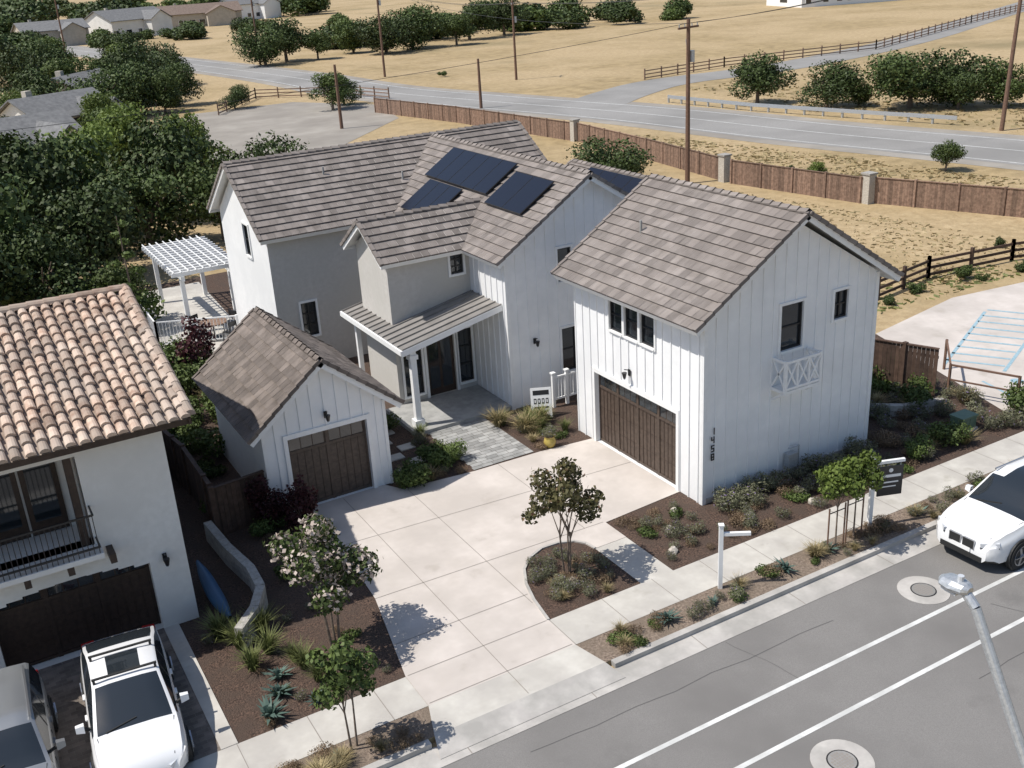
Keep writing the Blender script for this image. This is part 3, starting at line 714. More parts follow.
def upole(x,y,h,arms=1,lean=0,ang=.9,nm='utility_pole'):
    mb=MB(); mb.beam((0,0,0),(lean,0,h),.34,'pole',n=10,w2=.24)
    d=V((math.cos(ang),math.sin(ang),0))
    for i in range(arms):
        z=h-.5-i*1.1; c=V((lean,0,z)); mb.beam(c-d*1.1,c+d*1.1,.1,'pole',.12)
        for t in (-1,-.4,.4,1): mb.beam(c+d*t,c+d*t+V((0,0,.25)),.07,'steel',n=6)
    if arms: mb.beam((lean+.1,0,h-3),(lean,.25,h-1.2),.03,'steel'); mb.beam((lean+.3,0,h-2.6),(lean+.3,0,h-1.9),.35,'steel',n=12)
    o=mb.obj(nm); o.location=(x,y,0); return V((x+lean,y,h)),d
tops=[upole(27,34,10.3,1,0,.3),upole(56,32,14,1,.6,.3),upole(36,79,5,0),upole(43,120,12,1),upole(52,99,9.5,1),upole(38,161,12,1),upole(20,78,6,0),upole(13,200,13,1)]
def wires(name,a,b,sag=1.0,n=3):
    (pa,da),(pb,db)=a,b; mb=MB()
    for k in range(n):
        o=(k-(n-1)/2)*.9; A=pa+da*o+V((0,0,-.25));B=pb+db*o+V((0,0,-.25)); pr=A
        for i in range(1,17):
            t=i/16; q=A.lerp(B,t)-V((0,0,sag*4*t*(1-t))); mb.beam(pr,q,.03,'wire',n=3); pr=q
    mb.obj(name)
wires('power_line',tops[0],tops[1],.8); wires('power_line',tops[1],tops[4],1.5); wires('power_line',tops[4],tops[3],1); wires('power_line',tops[3],tops[5],1); wires('power_line',tops[0],tops[3],1.5,1)
wires('power_line',tops[5],tops[7],1)
wires('power_line',(V((-40,48,8)),V((0,1,0))),tops[0],1.2,1)
def far_house(name,x,y,w,d,h,ang,wk='nstucco',rk='roofgrey',roof=1.8,wing=True):
    E=empty(name,(x,y,0)); E.rotation_euler=(0,0,ang); mb=MB(); mb.box(-w/2,w/2,-d/2,d/2,0,h,wk)
    for sx in (-1,1): mb.face([(sx*w/2,-d/2,h),(sx*w/2,d/2,h),(sx*w/2,0,h+roof)],wk)
    F=FR((-w/2,-d/2,0),(1,0,0),SOUTH); u=1
    while u<w-1.5:
        ww=random.choice((.9,1.3,1.8)); mb.fb(F,u,u+ww,.9,2.1,.0,.04,'glass'); mb.fb(F,u-.1,u,.8,2.2,.0,.06,'trim'); mb.fb(F,u+ww,u+ww+.1,.8,2.2,.0,.06,'trim'); u+=random.uniform(2.6,4.5)
    F=FR((-w/2,d/2,0),(0,-1,0),WEST); mb.fb(F,d*.4,d*.6,.9,2.1,0,.04,'glass')
    r=MB()
    for sg in (-1,1):
        a=[(-w/2-.5,sg*(d/2+.5),h-.15),(w/2+.5,sg*(d/2+.5),h-.15),(w/2+.5,0,h+roof+.05),(-w/2-.5,0,h+roof+.05)]
        r.hexa(a+[(p[0],p[1],p[2]+.15) for p in a],rk)
    if wing:
        wx=w*.22; q=w*.18; yy=-d/2-3.2
        mb.box(wx-q,wx+q,yy,-d/2+.1,0,h-.2,wk); mb.face([(wx-q,yy,h-.2),(wx+q,yy,h-.2),(wx,yy,h+roof*.75)],wk)
        for sg in (-1,1):
            a=[(wx+sg*(q+.4),yy-.4,h-.35),(wx+sg*(q+.4),0,h-.35),(wx,0,h+roof*.75),(wx,yy-.4,h+roof*.75)]
            r.hexa(a+[(p[0],p[1],p[2]+.14) for p in a],rk)
    r.box(-w*.3,-w*.3+.7,.3,1.0,h,h+roof+.7,'stone'); mb.obj('walls',E); r.obj('roof',E); return E
far_house('distant_house',-3,98,9,7,2.4,.5); far_house('distant_house',-9,80,9,7,2.4,.3); far_house('distant_house',3,121,10,8,2.5,.9,'beige')
far_house('distant_house',44,300,20,12,4.6,.5,'nstucco','roofgrey',2.6); far_house('distant_house',72,330,24,13,4,-.1,'beige','roofbrown',2.4); far_house('distant_house',94,352,18,12,5,.3,'trim','roofgrey',2.2); far_house('distant_house',22,285,16,11,4,.1,'beige','roofgrey',2.0)
far_house('warehouse',188,168,40,18,6,-.3,'trim','trim',1.5,False); far_house('distant_house',250,230,20,12,5,.2)
# ================================================================ VEGETATION
def leaf_mesh(name,lobes,n,size,mat,trunk=None,mat2=None,frac2=0,aspect=.7):
    lob=np.array(lobes); vol=lob[:,3]*lob[:,4]*lob[:,5]; pr=vol**.8/ (vol**.8).sum()
    k=rng.choice(len(lob),n,p=pr); d=rng.normal(size=(n,3)); d/=np.linalg.norm(d,axis=1)[:,None]
    rr=rng.uniform(.5,1.05,n)**.7
    ph=rng.uniform(0,6,3); cl=np.sin(d[:,0]*7+ph[0]+k)*np.sin(d[:,1]*7+ph[1]+k*2)*np.sin(d[:,2]*7+ph[2])
    rr*=1+.28*cl
    c=lob[k,:3]+d*lob[k,3:]*rr[:,None]
    keep=c[:,2]>.02; c=c[keep];k=k[keep];d=d[keep];cl=cl[keep];n=len(c)
    nrm=d+rng.normal(size=(n,3))*.6; nrm/=np.linalg.norm(nrm,axis=1)[:,None]
    t=np.cross(nrm,rng.normal(size=(n,3))); t/=np.linalg.norm(t,axis=1)[:,None]; bt=np.cross(nrm,t)
    s=size*rng.uniform(.6,1.3,n)[:,None]
    a=t*s*.5;b=bt*s*.5*aspect
    verts=np.stack([c-a,c-b*1.0,c+a,c+b*1.0],1).reshape(-1,3)
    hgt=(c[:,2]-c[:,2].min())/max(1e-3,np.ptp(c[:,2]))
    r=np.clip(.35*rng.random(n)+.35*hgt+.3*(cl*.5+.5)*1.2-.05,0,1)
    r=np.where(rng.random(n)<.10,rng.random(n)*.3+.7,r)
    tb=MB()
    if trunk: trunk(tb)
    nv=len(tb.v); V_=tb.v+[tuple(x) for x in verts]; F_=tb.f+[(nv+4*i,nv+4*i+1,nv+4*i+2,nv+4*i+3) for i in range(n)]
    ml=tb.ml+[mat]; mi=np.full(n,len(tb.ml))
    if mat2:
        ml.append(mat2); cl2=np.sin(c[:,0]*9)*np.sin(c[:,1]*9+1)*np.sin(c[:,2]*8)>-.02
        mi=np.where((hgt>.25)&(rng.random(n)<frac2)&cl2,len(tb.ml)+1,mi)
    me=bpy.data.meshes.new(name); me.from_pydata(V_,[],F_)
    for q in ml: me.materials.append(M[q])
    me.polygons.foreach_set('material_index',tb.m+[int(q) for q in mi])
    at=me.attributes.new('rnd','FLOAT','FACE'); at.data.foreach_set('value',tb.r+[float(q) for q in r]); me.update(); return me
def inst(me,name,x,y,z=0,s=1,rot=None,sz=None):
    o=bpy.data.objects.new(name,me); o.location=(x,y,z); o.rotation_euler=(0,0,random.uniform(0,6.28) if rot is None else rot); o.scale=(s,s,sz or s); scene.collection.objects.link(o); return o
def trunkf(h,r,nb=5,spread=1.5,top=None,multi=1,base=0):
    def f(tb):
        for m in range(multi):
            a=6.28*m/multi+.4; p=V((math.cos(a)*base,math.sin(a)*base,0)); q=V((math.cos(a)*(base+spread*.12*(multi>1)),math.sin(a)*(base+spread*.12*(multi>1)),h)); tb.beam(p,q,r*2,'bark',n=7,w2=r*1.3)
            for i in range(nb):
                b_=6.28*i/nb+a+random.uniform(-.4,.4); e=q+V((math.cos(b_)*spread*random.uniform(.5,1),math.sin(b_)*spread*random.uniform(.5,1),(top or h*1.8)-h-random.random()*.4))
                s1=p.lerp(q,random.uniform(.75,1)); mid=s1.lerp(e,.5)+V((0,0,.08*h)); tb.beam(s1,mid,r*1.1,'bark',n=5,w2=r*.7); tb.beam(mid,e,r*.7,'bark',n=5,w2=r*.25)
    return f
def lobes(cx,cz,R,rz,n,lr=.5):
    out=[]
    for i in range(n):
        d=rng.normal(size=3); d/=np.linalg.norm(d); q=rng.uniform(.35,.8)
        l=R*lr*rng.uniform(.55,1.25); out.append((d[0]*R*q,d[1]*R*q,max(l*.5,cz+d[2]*rz*q),l,l,l*.8))
    return out
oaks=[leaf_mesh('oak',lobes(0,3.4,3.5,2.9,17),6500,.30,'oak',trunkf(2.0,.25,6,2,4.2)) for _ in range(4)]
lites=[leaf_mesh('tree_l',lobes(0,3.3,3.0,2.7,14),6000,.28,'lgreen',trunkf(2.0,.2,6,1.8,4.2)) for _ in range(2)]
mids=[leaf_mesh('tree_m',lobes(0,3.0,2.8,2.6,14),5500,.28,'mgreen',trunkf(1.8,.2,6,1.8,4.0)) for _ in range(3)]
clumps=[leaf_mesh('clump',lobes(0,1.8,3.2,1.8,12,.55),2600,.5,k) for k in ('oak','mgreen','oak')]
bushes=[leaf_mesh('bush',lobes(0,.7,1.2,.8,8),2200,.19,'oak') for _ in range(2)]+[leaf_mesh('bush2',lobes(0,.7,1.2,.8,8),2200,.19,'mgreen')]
wood=[(-15,36,1.05,'o'),(-10,37,.85,'o'),(-13,43,1.05,'o'),(-6,42,.9,'o'),(-2,41,.75,'m'),(-18,47,1.1,'m'),(-9,48,1.0,'o'),(-3,49,.95,'o'),(2,46,.8,'o'),(-15,56,1.0,'o'),(-7,57,1.0,'l'),(0,56,1,'l'),(-12,66,.8,'o'),(-3,66,1.0,'l'),(2,63,.75,'m'),(-17,30,.9,'o'),(-19,60,1.0,'o'),
 (-17,72,.8,'o'),(-10,28.5,.5,'m'),(-13,31,.7,'o'),(-2,76,.9,'m'),(-1,84,.9,'l'),(1,92,.85,'l'),(-9,90,.7,'o'),(-6,104,.8,'l'),(3,106,1.1,'o'),(7,110,1.0,'o'),(10,108,.8,'m'),(13,114,.8,'o'),(-3,112,1.0,'o'),(9,120,1.1,'o'),(-1,135,1.2,'o'),(8,134,1.1,'m'),(14,130,1.1,'o'),(3,150,1.3,'o'),(13,148,1.2,'l'),(18,140,1.0,'o'),(-3,165,1.4,'o'),(8,172,1.3,'m'),(17,168,1.2,'o'),(2,125,1.1,'m')]
for x,y,s,k in wood:
    me=random.choice({'o':oaks,'l':lites,'m':mids}[k]); inst(me,{'o':'oak_tree','l':'broadleaf_tree','m':'broadleaf_tree'}[k],x,y,0,s,sz=s*random.uniform(.85,1.1))
for x,y,s,k in [(23,36.3,.72,'o'),(20.5,35.0,.45,'o'),(55,58,.85,'o'),(57,51,.85,'o'),(59.5,49.5,.6,'m'),(61,45,1.05,'o'),(64.5,43,.95,'o'),(66,39,.85,'m'),(63,41.5,.6,'o'),(69,37,.7,'o'),(41,25,.38,'m'),(33,28.5,.28,'l'),
    (24.5,92,.85,'m'),(27,95,.55,'o'),(38,158,1.2,'o'),(43,162,1.3,'o'),(48,160,1.0,'m'),(60,158,1.4,'o'),(67,162,1.5,'o'),(75,160,1.2,'m'),(83,170,1.4,'o'),(92,172,1.3,'o'),(57,166,1.3,'m'),(17,104,.5,'o')]:
    me=random.choice({'o':oaks,'l':lites,'m':mids}[k]); inst(me,'oak_tree' if k=='o' else 'broadleaf_tree',x,y,0,s,sz=s*random.uniform(.75,.95))
def distant_mass(name,pts,s0,s1):
    E=empty(name)
    for x,y in pts:
        s=random.uniform(s0,s1); o=inst(random.choice(clumps),'tree_clump',x,y,0,s,sz=s*random.uniform(.6,.95)); o.parent=E
distant_mass('distant_trees',[(62+i*3.4+random.uniform(-4,4),178+random.uniform(-10,24)) for i in range(22)],1.0,1.9)
distant_mass('distant_trees',[(random.uniform(-40,16),random.uniform(180,270)) for _ in range(34)],1.2,2.2)
distant_mass('distant_trees',[(random.uniform(30,110),random.uniform(255,295)) for _ in range(12)],.8,1.4)
distant_mass('distant_trees',[(random.uniform(10,130),random.uniform(345,400)) for _ in range(26)],1.8,3.0)
distant_mass('distant_trees',[(random.uniform(-60,130),random.uniform(400,700)) for _ in range(40)],2.2,3.6)
distant_mass('distant_trees',[(random.uniform(-30,25),random.uniform(700,1500)) for _ in range(20)],4,7)
for x,y,s in [(33,24,.3),(36,20,.25),(34,32,.3),(20,34,.45),(22,31,.3),(22.5,9.2,.4),(28,11.5,.3),(24,31,.4),(19,33,.4),(35,48,.25),(48,112,.5),(27,58,.4)]:
    inst(random.choice(bushes),'shrub',x,y,0,s)
for x,y in [(17.4,8.8),(19.5,9.2),(23,8.5),(25.5,8.3)]: inst(bushes[0],'shrub',x,y,0,random.uniform(.22,.38))
def tufts(name,poly,n,size,mat='straw'):
    P_=np.array(poly); lo=P_.min(0);hi=P_.max(0); out=[]
    while len(out)<n:
        p=rng.uniform(lo,hi)
        ins=False;j=len(P_)-1
        for i in range(len(P_)):
            if (P_[i][1]>p[1])!=(P_[j][1]>p[1]) and p[0]<(P_[j][0]-P_[i][0])*(p[1]-P_[i][1])/(P_[j][1]-P_[i][1])+P_[i][0]: ins=not ins
            j=i
        if ins and math.sin(p[0]*.9)*math.sin(p[1]*.7+1)+rng.normal()*.8>-.1: out.append(p)
    tb=MB()
    for p in out:
        a=random.uniform(0,3.14);w=size*random.uniform(.5,1.3);h=size*random.uniform(.3,.7);dx,dy=math.cos(a)*w,math.sin(a)*w;l=random.uniform(-.6,.6)*w
        tb.face([(p[0]-dx,p[1]-dy,.0),(p[0]+dx,p[1]+dy,.0),(p[0]+dx*1.2+l,p[1]+dy+l,h),(p[0]-dx*1.1+l,p[1]-dy+l,h*.8)],mat,.4+.6*random.random())
    tb.obj(name)
tufts('dry_grass_field',[(14.5,8.5),(30,8),(29,20),(27,34),(16,36),(9,24)],4500,.10)
tufts('dry_grass_field',[(33,24),(38,12),(43,8),(41,30),(37,52),(33,52)],2500,.14)
tufts('dry_grass_verge',[(56,30),(90,30),(90,70),(58,74),(56,50)],2500,.2)
tufts('green_weeds',[(14.5,8.2),(30,7.8),(30,9.4),(15,11.5)],500,.12,'gblade')
def conif(tb): tb.beam((0,0,0),(0,0,4.6),.12,'bark',n=6,w2=.03)
cl=[(math.cos(i*2.4)*(.7-.12*i*.5),math.sin(i*2.4)*(.7-.06*i),.9+i*.38,.42-.03*i,.42-.03*i,.12) for i in range(10)]
me=leaf_mesh('conifer',cl,1600,.14,'mgreen',conif); inst(me,'young_conifer',-9.9,26.5,0,1.15)
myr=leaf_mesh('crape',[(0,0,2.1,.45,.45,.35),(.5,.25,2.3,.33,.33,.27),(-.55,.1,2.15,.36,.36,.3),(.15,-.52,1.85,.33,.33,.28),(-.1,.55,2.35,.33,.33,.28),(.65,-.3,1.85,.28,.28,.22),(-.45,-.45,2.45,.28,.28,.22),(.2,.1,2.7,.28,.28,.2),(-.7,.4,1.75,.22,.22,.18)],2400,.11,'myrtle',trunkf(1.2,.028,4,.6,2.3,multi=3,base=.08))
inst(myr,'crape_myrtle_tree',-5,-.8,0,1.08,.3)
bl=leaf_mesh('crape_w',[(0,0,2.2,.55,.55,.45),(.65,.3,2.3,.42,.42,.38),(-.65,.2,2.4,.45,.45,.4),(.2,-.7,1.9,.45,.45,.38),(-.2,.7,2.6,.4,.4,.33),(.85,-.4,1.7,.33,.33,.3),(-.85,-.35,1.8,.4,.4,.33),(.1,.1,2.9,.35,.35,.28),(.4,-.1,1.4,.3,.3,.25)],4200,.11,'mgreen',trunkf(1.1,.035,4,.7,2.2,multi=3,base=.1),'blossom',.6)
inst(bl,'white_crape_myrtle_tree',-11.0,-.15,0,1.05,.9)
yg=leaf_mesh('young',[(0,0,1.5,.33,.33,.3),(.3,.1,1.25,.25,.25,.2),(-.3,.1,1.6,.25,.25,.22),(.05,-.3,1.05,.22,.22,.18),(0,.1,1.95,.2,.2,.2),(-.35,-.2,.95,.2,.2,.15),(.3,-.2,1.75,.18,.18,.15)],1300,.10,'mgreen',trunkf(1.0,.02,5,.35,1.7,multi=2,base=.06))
inst(yg,'young_tree',-11.95,-3.65,0,1.25)
stt=leaf_mesh('street',[(0,0,1.95,.42,.42,.34),(.35,.1,1.8,.3,.3,.25),(-.35,0,1.85,.32,.32,.25),(0,-.3,1.7,.25,.25,.22),(.1,.3,2.2,.25,.25,.2)],1800,.10,'lgreen',trunkf(1.2,.025,4,.4,1.9))
def staked(x,y,s):
    E=empty('staked_street_tree',(x,y,0)); o=inst(stt,'tree',0,0,0,s); o.parent=E; mb=MB()
    for d in (-.28,.28): mb.beam((d,0,0),(d,0,1.25),.045,'pole',n=6)
    mb.beam((-.28,0,1.1),(.28,0,1.1),.02,'blackp'); mb.obj('stakes',E)
staked(1.25,-3.75,1.05); staked(1.95,-3.7,1.05)
def blades(name,n,h,w,mat,spread=.25,curl=.6):
    tb=MB()
    for i in range(n):
        a=random.uniform(0,6.28);r=random.uniform(0,.35)*spread;hh=h*random.uniform(.6,1.1);o=V((math.cos(a)*r,math.sin(a)*r,0));d=V((math.cos(a),math.sin(a),0));nn=V((-d.y,d.x,0))*w/2;lean=random.uniform(.1,1)*spread*2*curl
        p1=o+d*lean*.35+V((0,0,hh*.6));p2=o+d*lean+V((0,0,hh*(1-.3*curl*random.random()))); rr=random.random()
        tb.face([o-nn,o+nn,p1+nn*.8,p1-nn*.8],mat,rr*.6); tb.face([p1-nn*.8,p1+nn*.8,p2],mat,.4+rr*.6)
    me=bpy.data.meshes.new(name); me.from_pydata(tb.v,[],tb.f); me.materials.append(M[mat]); a=me.attributes.new('rnd','FLOAT','FACE'); a.data.foreach_set('value',tb.r); return me
gr=blades('grassclump',170,.62,.020,'gblade',.30,.9); stw=blades('straw',150,.5,.02,'straw',.32,.9)
ag=blades('agave',34,.34,.10,'agave',.24,.95)
lav=leaf_mesh('lav',[(0,0,.2,.3,.3,.2),(.15,.1,.28,.2,.2,.2),(-.15,-.08,.3,.2,.2,.2)],700,.075,'lav',aspect=.3)
lowb=leaf_mesh('lowb',[(0,0,.12,.3,.3,.14),(.2,.1,.12,.2,.2,.11),(-.2,-.1,.13,.22,.22,.12)],600,.075,'mgreen')
brn=leaf_mesh('brn',[(0,0,.13,.3,.3,.15),(.2,.1,.13,.2,.2,.12)],600,.065,'brownb',aspect=.35)
redb=leaf_mesh('redb',[(0,0,.7,.45,.45,.6),(.35,.2,1.1,.3,.3,.5),(-.35,-.1,.9,.3,.3,.5),(0,.1,1.5,.2,.2,.35),(.3,-.3,.5,.25,.25,.3)],1600,.11,'redleaf',trunkf(.6,.03,4,.4,1.3))
shr=leaf_mesh('shr',[(0,0,.4,.5,.5,.4),(.35,.2,.45,.35,.35,.3),(-.35,-.1,.5,.35,.35,.3)],1500,.09,'mgreen')
kinds={'g':(gr,'ornamental_grass'),'s':(stw,'dry_grass_clump'),'a':(ag,'agave'),'l':(lav,'lavender'),'b':(lowb,'groundcover_plant'),'n':(brn,'dry_shrub'),'h':(shr,'garden_shrub')}
def put(k,x,y,s=1):
    me,n=kinds[k]; return inst(me,n,x,y,.01,s*random.uniform(.85,1.15))
for x,y,s in ((-9.85,5.3,.95),(-10.5,6.0,.95),(-9.6,5.9,.6)): inst(redb,'red_leaf_shrub',x,y,0,s)
inst(redb,'red_leaf_shrub',-9.2,18.5,0,1.5); inst(shr,'garden_shrub',-8.5,16.0,0,1.3); inst(shr,'garden_shrub',-9.4,14.5,0,1.2)
def region(x0,x1,y0,y1,n,ks,s0=.7,s1=1.1,test=None):
    c=0;tries=0
    while c<n and tries<n*20:
        tries+=1; x=random.uniform(x0,x1);y=random.uniform(y0,y1)
        if test and not test(x,y): continue
        put(random.choice(ks),x,y,random.uniform(s0,s1)); c+=1
inI=lambda x,y:((x+4.95)/1.0)**2+((y+.95)/1.35)**2<1
region(-6.1,-3.8,-2.1,.5,34,'lllnnsll',.45,.8,inI)
region(-2.6,-.3,-2.0,.5,28,'lnnnllb',.4,.75)
region(-.2,6.4,-2.0,-.9,56,'llnnllbn',.5,.9); region(.2,6.6,-.9,-.3,30,'llln',.85,1.2)
region(6.7,12,-2.0,2,50,'lnnslhl',.8,1.2,lambda x,y:not(8.9<x<10.3 and y<-.4))
region(6.8,11,2,6,20,'hhb',1,1.6)
region(-6,12,-4.15,-3.5,66,'snnlbnls',.4,.8)
region(12,40,-4.15,-3.5,50,'snbnls',.5,.85)
region(13,40,-2.1,-1.2,40,'snbnll',.5,.9)
region(-13.8,-10.6,-4.15,-3.5,18,'snsn',.4,.7)
region(-13.6,-10.2,-2.0,2.0,16,'bnln',.3,.6)
region(-11.3,-9.6,2.5,6.0,10,'bnhl',.5,.8)
for x,y,s in ((-13.2,1.6,1.15),(-12.9,1.0,1.1),(-12.4,.4,1.1),(-12.9,0,1.0),(-11.9,-.6,1.0),(-12.3,1.3,1.1),(-11.8,-1.2,.8),(-12.0,-.2,.9)): put('g',x,y,s)
for x,y,s in ((-12.7,-1.2,1.0),(-13.1,-1.8,1.0),(-12.5,-.6,.8),(-12.1,-1.9,.7),(-.5,-3.8,.85),(1.0,-3.75,.8),(-4.2,-3.8,.75),(4.3,-3.8,.8),(-2.9,-3.9,.6),(-12.4,-3.8,.6)): put('a',x,y,s)
region(-6.5,-4.4,5.9,9,28,'lnnghsl',.5,.85,lambda x,y:x<-6.1 or x>-5.0 or y<6.8); region(-1.9,-.3,5.8,8.0,22,'lbslgn',.5,.85)
for x,y in ((-1.5,7.2),(-.9,7.4),(-2.0,8.1)): put('s',x,y,1.2); put('g',x+.2,y,1.0)
region(-11.6,-10.5,7,16,16,'hbhb',.8,1.3); region(-9.5,-6.5,12.5,19.5,26,'hblhs',.9,1.5); region(-13,-9.8,18,32,30,'hhg',1.2,2.2)
region(-6.3,-4.8,10,17,10,'bhb',.6,.9,lambda x,y:not(15<y<17))
mb=MB()
for (x,y) in ((-.9,.1),(-1.6,-.6),(.6,-1.3),(-5.1,-1.2),(4.2,-1.4),(-4.8,7.2),(2.5,-1.7),(-2.2,-1.5)):
    r=random.uniform(.1,.18); vs=[]
    for i in range(3):
        for j in range(7): a=6.28*j/7; q=r*[1,.85,.4][i]*random.uniform(.8,1.2); vs.append((x+math.cos(a)*q,y+math.sin(a)*q,[.0,.09,.16][i]+random.uniform(-.01,.01)))
    mb.mesh(vs,[(i*7+j,i*7+(j+1)%7,(i+1)*7+(j+1)%7,(i+1)*7+j) for i in range(2) for j in range(7)]+[tuple(range(14,21))],'stone')
mb.obj('garden_rocks')
G=empty('garden_pot',(-1.45,5.7,0)); mb=MB(); prof=[(.11,.03),(.16,.08),(.2,.2),(.17,.32),(.14,.36),(.16,.4)]; vs=[];n=16
for r,z in prof:
    for j in range(n): a=6.283*j/n; vs.append((r*math.cos(a),r*math.sin(a),z))
mb.mesh(vs,[(i*n+j,i*n+(j+1)%n,(i+1)*n+(j+1)%n,(i+1)*n+j) for i in range(len(prof)-1) for j in range(n)],'yellow'); mb.obj('pot',G,smooth=True)
mb=MB(); mb.disc((0,0,.37),(0,0,1),.13,'mulch',16,.01); mb.obj('soil',G)
o=inst(lav,'plant',0,0,.36,.8); o.parent=G
# ================================================================ SIGNS / LAMP
def postsign(x,y,h,arm,hang):
    E=empty('real_estate_sign_post',(x,y,0)); mb=MB(); mb.box(-.05,.05,-.05,.05,0,h,'trim'); mb.box(-.065,.065,-.065,.065,h,h+.03,'trim')
    z=h-.12 if hang else h-.2
    mb.box(.05,arm,-.04,.04,z-.08,z,'trim')
    if hang:
        mb.box(.14,arm-.02,-.015,.015,h-1.15,h-.3,'black'); mb.box(.2,arm-.08,-.020,-.0155,h-.62,h-.54,'trim'); mb.box(.26,arm-.14,-.020,-.0155,h-.78,h-.74,'trim'); mb.box(.26,arm-.2,-.020,-.0155,h-.9,h-.87,'trim'); mb.disc(((arm+.12)/2,-.018,h-.42),(0,1,0),.06,'trim',14,.006)
        for u in (.2,arm-.1): mb.beam((u,0,h-.3),(u,0,h-.2),.012,'steel')
    mb.obj('post_and_arm',E); return E
e=postsign(-2.3,-3.45,1.75,.7,False); e.rotation_euler=(0,0,-.55)
e=postsign(2.75,-3.5,2.05,.85,True); e.rotation_euler=(0,0,-.35)
E=empty('open_house_sign',(-.5,7.7,0)); mb=MB()
F=(V((-.35,0,.05)),V((1,0,0)),V((0,.22,.97)),V((0,-.97,.22)))
mb.fb(F,0,.7,0,1.05,0,.02,'trim'); mb.fb(F,.08,.62,.8,.96,.02,.026,'black')
for i in range(4): mb.fb(F,.1+i*.135,.19+i*.135,.5,.68,.02,.026,'black'); mb.fb(F,.125+i*.135,.165+i*.135,.54,.64,.026,.028,'trim')
mb.fb(F,.1,.6,.34,.4,.02,.026,'black'); mb.fb(F,.2,.5,.2,.25,.02,.026,'black')
F=(V((-.35,.48,.05)),V((1,0,0)),V((0,-.22,.97)),V((0,.97,.22))); mb.fb(F,0,.7,0,1.0,0,.02,'trim'); mb.obj('boards',E); E.rotation_euler=(0,0,-.45)
L=empty('street_lamp',(-6.9,-15.2,-.13)); mb=MB(); mb.beam((0,0,0),(0,0,4.3),.2,'steel',n=14,w2=.15)
path=[(0,0,4.2),(0,.3,4.7),(0,.9,5.2),(0,1.5,6.3),(0,1.85,6.95),(0,2.05,7.12)]
for p,q in zip(path,path[1:]): mb.beam(p,q,.13,'steel',n=12,w2=.125)
mb.disc((0,0,.06),(0,0,1),.22,'steel',16,.12)
hd=[]; prof=[(0,.06,.05),(.08,.12,.08),(.3,.17,.09),(.5,.15,.07),(.6,.06,.03)]; n=12
for y,w,h in prof:
    for j in range(n): a=6.283*j/n; hd.append((math.cos(a)*w,1.95+y*.7,7.13+math.sin(a)*h))
mb.mesh(hd,[(i*n+j,i*n+(j+1)%n,(i+1)*n+(j+1)%n,(i+1)*n+j) for i in range(4) for j in range(n)]+[tuple(range(n)),tuple(range(48,60))],'steel')
mb.box(-.1,.1,2.08,2.3,7.03,7.06,'lens'); mb.beam((0,2.1,7.2),(0,2.1,7.28),.08,'lens',n=10); mb.obj('pole_arm_head',L)
